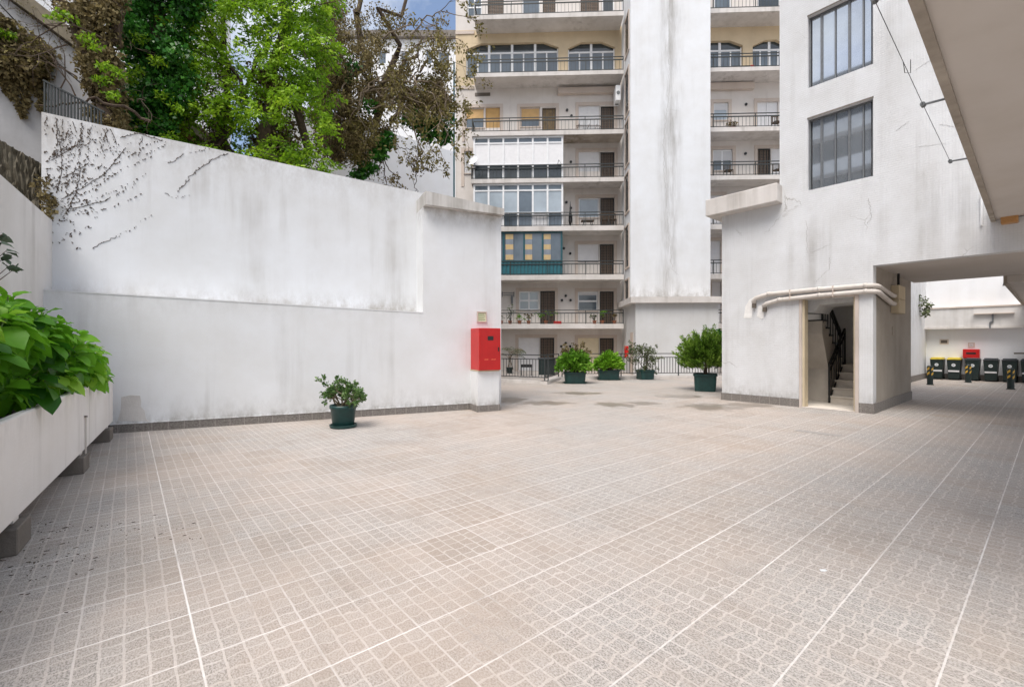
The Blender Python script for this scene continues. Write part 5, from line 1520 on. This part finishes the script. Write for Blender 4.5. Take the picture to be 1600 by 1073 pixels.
# ---- big leaf shape for the hydrangea and close plants
def big_leaves(name, mat, parent, items, seg=5):
    """items: (base, direction, length, width, roll, tint); ovate blades with a bent midrib"""
    V = []; Fc = []; T = []
    off = np.array(BASE.get(parent.name, (0,0,0)))
    prof = [0.0,.78,1.0,.86,.52,0.0] if seg == 5 else [0,.8,.8,0]
    for (p, d, L, w, roll, tint) in items:
        d = unit(np.asarray(d, float)); s = unit(np.cross(d, [0.01,0.02,1])); n = np.cross(s, d)
        s2 = s*math.cos(roll)+n*math.sin(roll); n = np.cross(s2, d); s = s2
        base = len(V); q = np.asarray(p, float); dd = d.copy(); k_ = len(prof)-1
        curl = rng.uniform(.10,.28)
        for i, wv in enumerate(prof):
            f = i/k_; ww = w*wv*.5
            ser = 1+.05*math.sin(i*9)
            for sgn in (-1, 0, 1):
                V.append(q + s*ww*sgn*ser + n*(abs(sgn)*ww*.28 + .006*math.sin(i*4+sgn*2)) - off)
            dd = unit(dd - n*curl*0.55 - np.array([0,0,.04])); q = q + dd*L/k_
        for i in range(k_):
            a = base+i*3
            Fc += [(a,a+1,a+4,a+3),(a+1,a+2,a+5,a+4)]
        T += [tint]*(3*(k_+1))
    me = bpy.data.meshes.new(name); me.from_pydata([tuple(v) for v in V], [], Fc)
    at = me.attributes.new("tint", 'FLOAT', 'POINT'); at.data.foreach_set("value", np.clip(T,0,1).astype(np.float32))
    me.polygons.foreach_set("use_smooth", [True]*len(me.polygons)); me.materials.append(mat); me.update()
    o = bpy.data.objects.new(name, me); COL.objects.link(o); o.parent = parent; return o
# hydrangea filling the trough
t = thing("hydrangea", "large leafy green hydrangea bush overflowing the white planter trough", "plant", PL, (2.0,.45,.95))
tw_ = thing("tmp", "x", "x")  # world-frame holder used only for coordinates below
bpy.data.objects.remove(tw_)
items = []; stm = MB()
for k in range(190):
    x = rng.uniform(-2.2, 4.55)
    hmax = 1.12 if x < 2.2 else 1.12-(x-2.2)*.36
    y = rng.uniform(-.03,.98); hh_ = hmax*(1-.70*abs((y-.45)/.75)**2.2)
    z = 1.0 + hh_*rng.uniform(.08,1)**.65
    foot = np.array([x+rng.normal(0,.12), .45+(y-.45)*.4, .96]); tip = np.array([x, y, z])
    mid = foot*.45+tip*.55+np.array([0,0,.06])
    stm.tube([tuple(foot),tuple(mid),tuple(tip)], [.011,.008,.005], 5)
    out = np.array([rng.normal(0,.2)+(.5 if x > 3.2 else .05), (y-.55)*1.2-.25, .0])
    a0 = rng.uniform(0,6.28); tone = rng.uniform(.05,.8)+(z-1.4)*.28
    for ring, (nl, tilt, L0) in enumerate(((2,.9,.12),(3,.25,.20),(4,-.30,.25),(3,-.75,.24))):
        for j in range(nl):
            a = a0 + ring*.8 + j*6.283/nl + rng.normal(0,.25)
            side = np.array([math.cos(a), math.sin(a), 0])
            dr_ = (side*.9+out*.8)*math.cos(tilt) + np.array([0,0,math.sin(tilt)*1.1+rng.normal(0,.12)])
            p_ = tip - np.array([0,0,.06*ring]) + side*.03
            L = L0*rng.uniform(.6,1.12)
            e = p_ + unit(dr_)*L
            if p_[2] < 1.02: continue
            if .98 > e[2] and e[1] > -.03 and ring > 1: continue
            if e[2] < .90 or e[1] < -.24: continue
            items.append((p_, dr_, L, L*rng.uniform(.68,.85), rng.normal(0,.35), tone+rng.normal(0,.14)))
stm.build("stems", plain('green_stem', (.10,.16,.03), .6), t)
big_leaves("leaves", M['hydrangea'], t, items)
# greyish plant behind at the left edge
t = thing("grey_leaf_shrub", "thin stem with round grey green leaves above the hydrangea at the left edge", "plant", PL, (0.9,.75,.95))
items = []; m = MB()
for (px,py) in ((4,366),(10,392),(14,416),(3,405),(26,418),(0,380),(-10,400)):
    x, z = PL.hit(px, py, .7)
    p_ = np.array([x,.7,z]); m.tube([(.9+(x-.9)*.2,.72,.96),(.9+(x-.9)*.7,.72,z-.25),tuple(p_)], [.008,.006,.003], 5)
    for j in range(3):
        items.append((p_-np.array([0,0,.02*j]), (rng.normal(.4,.6),rng.normal(-.3,.5),rng.normal(.2,.4)), .13, .085, rng.normal(0,.6), rng.uniform(0,.7)))
m.build("stems", M['bark'], t); big_leaves("leaves", M['eucalypt'], t, items)

# ---- potted plants in the court
def pot(px, py, w, h, label, power=2.0, sy=1.0, saucer=0.0, d=None, group="green plastic plant pots", taper=.78, rot=0.0):
    X, Y = G(px, py); r = w/2
    fr = Frame(X, Y+r*sy*taper, rot)
    t = thing("plant_pot", label, "plant pot", fr, (0,0,0), group)
    zb_ = .035 if saucer else .0
    prof = [(r*taper*.96,zb_),(r*taper,zb_+.01),(r*.93,h-.07),(r*.97,h-.065),(r,h-.06),(r,h),(r*.95,h),(r*.93,h-.05)]
    o = MB().lathe(prof, 40 if power == 2 else 48, (0,0,0), 1, sy, power).build("pot", M['pot_teal'], t, power == 2)
    if power == 2 and o: 
        for p_ in o.data.polygons: p_.use_smooth = True
    MB().lathe([(r*.925,h-.075),(r*.925,h-.049)], 32, (0,0,0), 1, sy, power).build("soil", M['soil'], t)
    if saucer:
        s_ = r*saucer
        MB().lathe([(s_*.9,0),(s_,.02),(s_*1.03,.06),(s_*.98,.06),(s_*.92,.03)], 40, (0,0,0), 1, sy, power).build("saucer", M['pot_teal'], t)
    return fr
fr = pot(530.5, 670, .50, .43, "round dark teal pot with a saucer holding the small jade plant beside the long wall", saucer=.98, taper=.78)
t = thing("jade_plant", "small branching jade plant in the round pot beside the long white wall", "plant", fr, (0,0,.36))
m = MB(); tips = []
for k in range(11):
    a = k*6.283/11+rng.normal(0,.2); d = np.array([math.cos(a)*rng.uniform(.4,1.15), math.sin(a)*.9, 1.35])
    tips += twigs(m, np.array([math.cos(a)*.05, math.sin(a)*.05, .36]), d, .31, .020, 2, .55, -.01)
m.build("stems", plain('jade_stem', (.16,.13,.08), .8), t)
P = np.vstack([blob(a, .055, 22) for a, d in tips]); 
D = np.vstack([np.repeat((d+np.array([0,0,.3]))[None], 22, 0) for a, d in tips])
leaves("foliage", M['jade'], t, P, .055, D, .62, 0, .3, .9)

def bush(fr, label, base_z, rx, ry, z0, z1, mat, n, size, aspect=.5, name="bush", clumps=60, droop=.1, flat=1.0):
    t = thing(name, label, "plant", fr, (0,0,base_z))
    m = MB(); P = []; D = []; T = []
    for k in range(clumps):
        u = unit(rng.normal(size=3)); u[2] = abs(u[2])*1.2-.25; f = rng.uniform(.62,1.0)
        c = np.array([u[0]*rx*f, u[1]*ry*f, z0+(z1-z0)*(.36+.60*max(-.55,min(1,u[2]))*f)])
        m.tube([(0+u[0]*.1,u[1]*.1,base_z),tuple(c*np.array([.6,.6,1])*.98),tuple(c)], [.02,.012,.006], 4)
        q = blob(c, (.17*rx/.6,.17*ry/.6,.14), n); P.append(q); D.append(np.repeat((u+np.array([0,0,.35]))[None],n,0)); T.append(np.full(n, rng.uniform(.2,.85)))
    m.build("stems", M['bark'], t)
    leaves("foliage", mat, t, np.vstack(P), size, np.vstack(D), aspect, droop, .25, .8, np.concatenate(T))
    return t
fr2 = pot(899.5, 599.5, .92, .46, "oval teal pot on a saucer in front of the railing's bent corner", 4.5, .6, 1.0, taper=.85)
bush(fr2, "rounded bright green bush in the oval pot at the railing corner", .42, .62, .5, .38, 1.32, M['bright_bush'], 60, .13, .6, clumps=80)
t = thing("dry_sprig", "reddish dry sprig standing above the left bright green potted bush", "plant", fr2, (.05,.1,.44))
m = MB(); tp = []
for k in range(5): tp += twigs(m, np.array([.05,.1,.9]), (rng.normal(.05,.3),rng.normal(0,.2),1), .42, .014, 2, .5, 0)
m.tube([(.05,.1,.42),(.05,.1,.95)], .015, 5)
m.build("stems", M['bark'], t); leaves("leaves", M['brown_leaf'], t, np.vstack([blob(a,.08,14) for a,d in tp]), .09, None, .6)
fr3 = pot(952.5, 594, .98, .44, "long teal trough shaped pot against the railing, holding the lime green bush", 5, .5, 1.0, taper=.87)
bush(fr3, "lime green leafy bush in the long pot against the railing", .40, .58, .42, .36, 1.20, M['lime_bush'], 56, .12, .55, clumps=70)
fr4 = pot(1011, 593.2, .68, .42, "small square teal pot with the sparse twiggy shrub, by the railing", 8, 1.0, 0, taper=.88, rot=R(12))
t = thing("sparse_shrub", "sparse twiggy grey leaved shrub in the small square pot by the railing", "plant", fr4, (0,0,.38))
m = MB(); tp = []
for k in range(9):
    a = rng.uniform(0,6.28); tp += twigs(m, np.array([0,0,.38]), (math.cos(a)*.75,math.sin(a)*.5,1.0), rng.uniform(.55,.8), .014, 3, .5, -.02)
tp += twigs(m, np.array([-.1,0,.9]), (-.45,0,1), .7, .012, 2, .35, 0)
m.build("stems", M['bark'], t); leaves("leaves", M['grey_leaf'], t, np.vstack([blob(a,.07,7) for a,d in tp]), .075, None, .6)
leaves("basal_leaves", M['jade'], t, blob((0,0,.5), (.12,.12,.14), 60), .10)
fr5 = pot(1108.5, 612, .76, .58, "large square teal pot next to the corner of the passage building", 9, 1.0, 0, taper=.86, rot=R(-24))
t = thing("conifer_bush", "large feathery dark green conifer bush in the square pot beside the passage building", "plant", fr5, (0,0,.54))
m = MB(); P = []; D = []; T = []
m.tube([(0,0,.5),(.02,0,.9),(.0,.02,1.4)], [.06,.05,.03], 7)
for k in range(520):
    u = unit(rng.normal(size=3)); u[2] = abs(u[2])*1.1 - .22
    u = unit(u); f = rng.uniform(.35,1.0)
    c = np.array([u[0]*.72*f, u[1]*.62*f, .92+u[2]*.95*f])
    d = unit(np.array([u[0]*.9, u[1]*.9, .65+u[2]*.5])); L = rng.uniform(.22,.50)
    if k % 2 == 0: m.tube([tuple(c-d*.1), tuple(c+d*L)], [.008,.003], 4)
    n_ = 46; fq = rng.uniform(0,1,n_)
    P.append(c+d*L*fq[:,None]+rng.normal(0,.022,(n_,3))); D.append(np.repeat(d[None]*1.2,n_,0)); T.append(np.full(n_, rng.uniform(.05,.85)))
m.build("stems", M['bark'], t)
leaves("needles", M['needle'], t, np.vstack(P), .085, np.vstack(D), .30, 0, .1, .75, np.concatenate(T))
# twig of a tree seen past the passage wall
c_ = GRID.w(yr-.6, 21.5, 0)
t = thing("yard_shrub", "dark leafy branch poking out past the passage side wall in front of the yard wall", "plant", WORLD, (c_.x,c_.y,0))
m = MB(); tp = []
e = Wp(1432, 480, 20.0); m.tube([(c_.x,c_.y,0),(c_.x,c_.y,2.4),tuple(Wp(1423,500,20.0)),tuple(e)], [.05,.04,.025,.02], 6)
for dx, dz in ((1,.5),(1,-.1),(.6,1),(1,-.6)): tp += twigs(m, e, (dx,0,dz), .32, .012, 2, .5, 0)
m.build("stems", M['bark'], t); leaves("leaves", M['grey_leaf'], t, np.vstack([blob(a,.10,5) for a,d in tp]), .13, None, .6)
# dark shrub peeping behind the conifer
x_, y_ = G(1122, 590)
t = thing("dark_shrub", "dark green shrub behind the conifer bush at the corner of the passage building", "plant", WORLD, (x_,y_+1,0))
m = MB(); m.tube([(x_,y_+1,0),(x_,y_+1,1.6)], .04, 6); m.build("stems", M['bark'], t)
leaves("leaves", M['ivy'], t, np.vstack([blob(Wp(px,py,y_+1), .22, 90) for px,py in ((1121,520),(1127,525),(1124,535),(1130,545),(1118,528))]), .16, None, .6)

# ================================================================== things on the balconies
def ap(px, py, y): x, z = APT.hit(px, py, y); return np.array([x,y,z])
def balcony_plant(px, fl, h, w, mat, label, pot_mat='terracotta', y=SY+.3, n=60, size=.1):
    x = APT.hit(px, 500, y)[0]; z = ZF[fl]+.001
    p = thing("flower_pot", "small pot of the "+label, "plant pot", APT, (x,y,z), "flower pots along the first balcony")
    MB().lathe([(.08,0),(.11,.17),(.12,.17),(.12,.2),(.10,.2)], 14, (x,y,z)).build("pot", M[pot_mat], p)
    t = thing("balcony_plant", label, "plant", APT, (x,y,z+.18))
    m = MB(); P = []
    for k in range(8):
        e = np.array([x+rng.normal(0,w*.4), y+rng.normal(0,.1), z+.2+h*rng.uniform(.3,1)]); m.tube([(x,y,z+.16),tuple(e)], [.008,.004], 4); P.append(blob(e, (w*.22,.1,h*.16), n//8+1))
    m.build("stems", M['bark'], t); leaves("leaves", M[mat], t, np.vstack(P), size, None, .55)
for a in ((783,.5,.3,'grey_leaf',"dark plant at the left end of the first floor balcony"),
          (797,.85,.5,'grey_leaf',"tall dark plant left on the first floor balcony"),
          (812,.35,.5,'bright_bush',"low bright plant below the four pane first floor window"),
          (826,.42,.4,'brown_leaf',"brown withered plant on the first floor balcony between two green ones"),
          (853,.55,.8,'bright_bush',"broad green plant by the left first floor balcony door"),
          (929,.3,.3,'grey_leaf',"small grey plant near the wire basket on the first floor balcony"),
          (941,.5,.5,'bright_bush',"light green plant by the right first floor balcony door"),
          (960,.5,.25,'brown_leaf',"brown plant at the right end of the first floor balcony")):
    balcony_plant(a[0], 1, a[1], a[2], a[3], a[4], n=110 if a[2] > .6 else 60)
x = APT.hit(871,500,SY+.3)[0]; z = ZF[1]+.001
t = thing("flower_box", "red flower box on the first floor balcony", "planter", APT, (x,SY+.3,z))
MB().box(x-.22,x+.22,SY+.2,SY+.4,z,z+.16,.01).build("box", M['red'], t)
# clothes dryer on the wall, first floor
t = thing("wall_dryer", "folded white clothes dryer on the first floor balcony wall, left of the four pane window", "clothes dryer", APT, tuple(ap(795,460,-.12)))
m = MB()
for py in (457.5, 461): m.bar(ap(785,py,-.12), ap(803,py,-.12), .03)
for px in (785,803): m.bar(ap(px,456,-.12), ap(px,464,-.001), .04)
m.bar(ap(800,462,-.1), ap(800,474,-.1), .12, .06); m.build("rack", M['grey_metal'], t)
# dish
c_ = ap(739.5, 251, SY-.15)
t = thing("satellite_dish", "white satellite dish at the left end of the fourth floor balcony", "satellite dish", APT, tuple(c_))
m = MB(); ax = unit(np.array([-.5,-.8,.45])); u_ = unit(np.cross(ax,[0,0,1])); v_ = np.cross(u_,ax)
rings = [(0,-.06),(.12,-.045),(.22,-.018),(.30,.02)]; n_ = 20; vs = [tuple(c_+ax*rings[0][1])]
for r_, h_ in rings[1:]:
    for k in range(n_): a = k*6.283/n_; vs.append(tuple(c_+ax*h_+(u_*math.cos(a)+v_*math.sin(a))*r_))
fs = [(0,1+k,1+(k+1)%n_) for k in range(n_)]+[(1+i*n_+k,1+(i+1)*n_+k,1+(i+1)*n_+(k+1)%n_,1+i*n_+(k+1)%n_) for i in range(2) for k in range(n_)]
m.add(vs, fs); d_ = m.build("dish", M['white_metal'], t, True)
m = MB(); m.tube([tuple(c_-ax*.06),tuple(c_-ax*.06+np.array([.1,.1,-.3]))], .02, 6); m.tube([tuple(c_+v_*-.25),tuple(c_+ax*.35-v_*.1)], .012, 5)
m.bar(c_+ax*.34-v_*.1, c_+ax*.44-v_*.1, .06); m.build("arm", M['grey_metal'], t)
# antenna bracket
m = MB(); a_ = ap(873,250,SY-.02); m.tube([tuple(ap(870,262,SY-.02)),tuple(a_)], .015, 5); m.tube([tuple(a_),tuple(ap(878,258,SY-.02)),tuple(ap(869,259,SY-.02))], .012, 5)
solo(m, "antenna_bracket", M['dark_metal'], "small bent metal antenna bracket on the fourth floor railing at the loggia's right end", "bracket", APT, tuple(a_))
# air conditioner at the right end of the fifth balcony
x0,z0 = APT.hit(962,157,-.9); x1,z1 = APT.hit(970,133,-.9)
t = thing("air_conditioner", "white air conditioner unit high at the right end of the balconies, beside the tower", "air conditioner", APT, (x0,-.9,z0))
x1 = min(x1, xt_side-.001+.15)
MB().box(x0,x1,-.9,-.2,z0,z1,.02).build("housing", M['white_metal'], t)
MB().tube([((x0+x1)/2,-.905,(z0+z1)/2),((x0+x1)/2,-.915,(z0+z1)/2)], min((x1-x0),(z1-z0))*.35, 16).build("fan_grille", M['grey_metal'], t)
MB().bar((x0+.05,-.5,z0-.03),(x1-.05,-.5,z0-.03),.05).build("bracket", M['grey_metal'], t)
# third floor: table, chairs, closed umbrella
z = ZF[3]+.001; X = lambda px, y=SY+.45: APT.hit(px, 350, y)[0]
t = thing("balcony_table", "low dark slatted table on the third floor balcony", "table", APT, (X(917),SY+.45,z))
m = MB(); m.box(X(908),X(928),SY+.25,SY+.7,z+.36,z+.39); m.build("tabletop", M['bark'], t)
for px in (909.5,926.5):
    for yy in (SY+.28,SY+.67): MB().bar((X(px),yy,z),(X(918)+(X(px)-X(918))*.6,yy,z+.36),.035).build("leg", M['dark_metal'], t)
def chair(px, fl, label, mat='bark'):
    x = APT.hit(px,350,SY+.45)[0]; z = ZF[fl]+.001; y = SY+.45
    t = thing("balcony_chair", label, "chair", APT, (x,y,z), "chairs on the balconies")
    MB().box(x-.2,x+.2,y-.2,y+.2,z+.40,z+.43,.008).build("seat", M[mat], t)
    m = MB(); m.frame(x-.2,x+.2,z+.46,z+.85,y+.17,y+.2,.04)
    for k in range(3): m.box(x-.12+k*.11,x-.09+k*.11,y+.175,y+.195,z+.50,z+.81)
    m.build("backrest", M[mat], t)
    for sx in (-1,1):
        for sy_ in (-1,1): MB().bar((x+sx*.18,y+sy_*.18,z),(x+sx*.18,y+sy_*.18,z+(.40 if sy_ < 0 else .46)),.03).build("leg", M['dark_metal'], t)
chair(944, 3, "dark chair in front of the third floor door, next to the table"); chair(957, 3, "dark chair at the right end of the third floor balcony")
x = X(890.5); m = MB(); m.lathe([(.02,0),(.03,.05),(.11,.3),(.10,.6),(.04,.95),(.015,1.3)], 10, (x,SY+.2,z)); m.tube([(x,SY+.2,z+1.25),(x,SY+.2,z+1.4)], .012, 5)
solo(m, "closed_parasol", M['black'], "closed black parasol leaning on the third floor railing", "parasol", APT, (x,SY+.2,z))
# right bay: flower box, chair, dog-brown bush, rack
x0,x1 = APT.hit(1143,100,SY+.3)[0], APT.hit(1177,100,SY+.3)[0]; z = ZF[6]+.001
t = thing("flower_box", "long dark flower box with a red end below the right bay's arched windows", "planter", APT, (x0,SY+.3,z))
MB().box(x0,x1-.2,SY+.2,SY+.42,z,z+.2,.01).build("box", M['black'], t); MB().box(x1-.19,x1,SY+.2,SY+.42,z,z+.22,.01).build("end_box", M['red'], t)
x = APT.hit(1144,190,SY+.35)[0]; z = ZF[5]+.001
t = thing("balcony_plant", "round brown plant on the right bay balcony, below the half open shutter", "plant", APT, (x,SY+.35,z))
m = MB(); m.lathe([(.14,0),(.18,.14),(.16,.14)], 14, (x,SY+.35,z)); m.build("pot", M['terracotta'], t)
leaves("leaves", M['brown_leaf'], t, blob((x,SY+.35,z+.3), (.36,.2,.2), 240), .09)
chair(1138, 4, "dark chair below the two pane window on the right bay balcony"); chair(1213, 5, "chair at the far right of the right bay balcony, in front of the white shutters"); chair(1215, 4, "chair right of the brown door on the right bay balcony")
# drying rack fifth floor
t = thing("drying_rack", "rusty drying rack lying along the fifth floor balcony in front of the white shutter", "rack", APT, tuple(ap(915,199,SY+.15)))
m = MB(); 
for py in (196.5,199): m.bar(ap(900,py,SY+.2), ap(938,py,SY+.2), .03)
for px in (902,918,930,937): m.bar(ap(px,201,SY+.2), ap(px+3,194,SY+.2), .025)
m.build("frame", M['bark'], t)
# terrace behind the railing: palm, barbecue, dark bin
x_, y_ = G(796, 585); y_ += 1.0
t = thing("palm_plant", "small palm with arching fronds right of the large red cabinet, behind the railing", "plant", WORLD, (x_,y_,0.2))
m = MB(); it = []
for k in range(4): m.tube([(x_+rng.normal(0,.1),y_,.2),(x_+rng.normal(0,.12),y_,1.0)], .02, 5)
for k in range(22):
    a = rng.uniform(0,6.28); d = np.array([math.cos(a), math.sin(a)*.6, 1.1]); p_ = np.array([x_+.1*math.cos(a),y_,.95+rng.uniform(-.2,.2)])
    q = p_.copy(); d = unit(d); Q = [q]
    for i in range(7): d = unit(d+np.array([0,0,-.20])); q = q+d*.11; Q.append(q)
    m.tube([tuple(z_) for z_ in Q], [.008]*7+[.003], 4)
    for i in range(2,8):
        for sg_ in (-1,1): it.append((Q[i], unit(Q[i]-Q[i-1])*.7+np.array([-d[1],d[0],0])*sg_+np.array([0,0,-.3]), .2, .025, 0, rng.uniform(.2,.8)))
m.build("stems", M['bark_pale'], t); big_leaves("fronds", M['grey_leaf'], t, it, 3)
p_ = thing("plant_pot", "dark pot of the small palm behind the railing", "plant pot", WORLD, (x_,y_,0)); MB().lathe([(.13,0),(.18,.28),(.2,.28),(.2,.32),(.17,.32)], 18, (x_,y_,0)).build("pot", M['bin'], p_)
x_, y_ = G(823, 588); y_ += .6
t = thing("barbecue", "small black barbecue on thin legs behind the railing", "barbecue", WORLD, (x_,y_,0))
MB().box(x_-.28,x_+.28,y_-.17,y_+.17,.42,.56,.01).build("fire_box", M['black'], t)
for sx in (-1,1):
    for sy_ in (-1,1): MB().bar((x_+sx*.25,y_+sy_*.15,0),(x_+sx*.25,y_+sy_*.15,.42),.03).build("leg", M['black'], t)
x_, y_ = G(857, 588); y_ += 1.3
t = thing("storage_box", "dark box standing behind the railing in front of the left ground floor door", "box", WORLD, (x_,y_,0))
MB().box(x_-.4,x_+.4,y_-.25,y_+.25,0,.8,.015).build("box", M['bin'], t); MB().box(x_-.43,x_+.43,y_-.28,y_+.28,.801,.86,.012).build("lid", M['bin_lid'], t)
# loose scraps on the paving
X_, Y_ = G(1286, 891); m = MB(); m.plan([(-.022,-.008),(.0,-.012),(.024,-.004),(.02,.010),(-.018,.012)], .0005, .006)
m.v = [(x+X_,y+Y_,z) for x,y,z in m.v]
solo(m, "paper_scrap", M['sticker'], "tiny white scrap of paper lying on the paving in the right foreground", "litter", WORLD, (X_,Y_,0))

# dry leaf litter swept into the joints beside the planter
random.seed(4); m = MB()
for k in range(110):
    px, py = random.uniform(-10,150), random.gauss(868,30)
    if random.random() < .35: px, py = random.uniform(60,330), random.gauss(822,14)
    if py < 800 or (px < 60 and py < 845): continue
    X_, Y_ = G(px, py); a = random.choice([R(40),R(130)])+random.gauss(0,.3); L = random.uniform(.004,.016); w = random.uniform(.002,.006)
    c_, s_ = math.cos(a), math.sin(a)
    m.plan([(X_+c_*L,Y_+s_*L),(X_-s_*w,Y_+c_*w),(X_-c_*L,Y_-s_*L),(X_+s_*w,Y_-c_*w)], .0008, .004)
x_, y_ = G(60, 870)
lt = solo(m, "leaf_litter", M['bark'], "scattered dark leaf litter on the paving in front of the planter's near block", "litter", WORLD, (x_,y_,0)); lt["kind"] = "stuff"

for o in scene.objects:
    if "label" in o and not 4 <= len(o["label"].split()) <= 16: print("LABEL", len(o["label"].split()), o.name, o["label"])
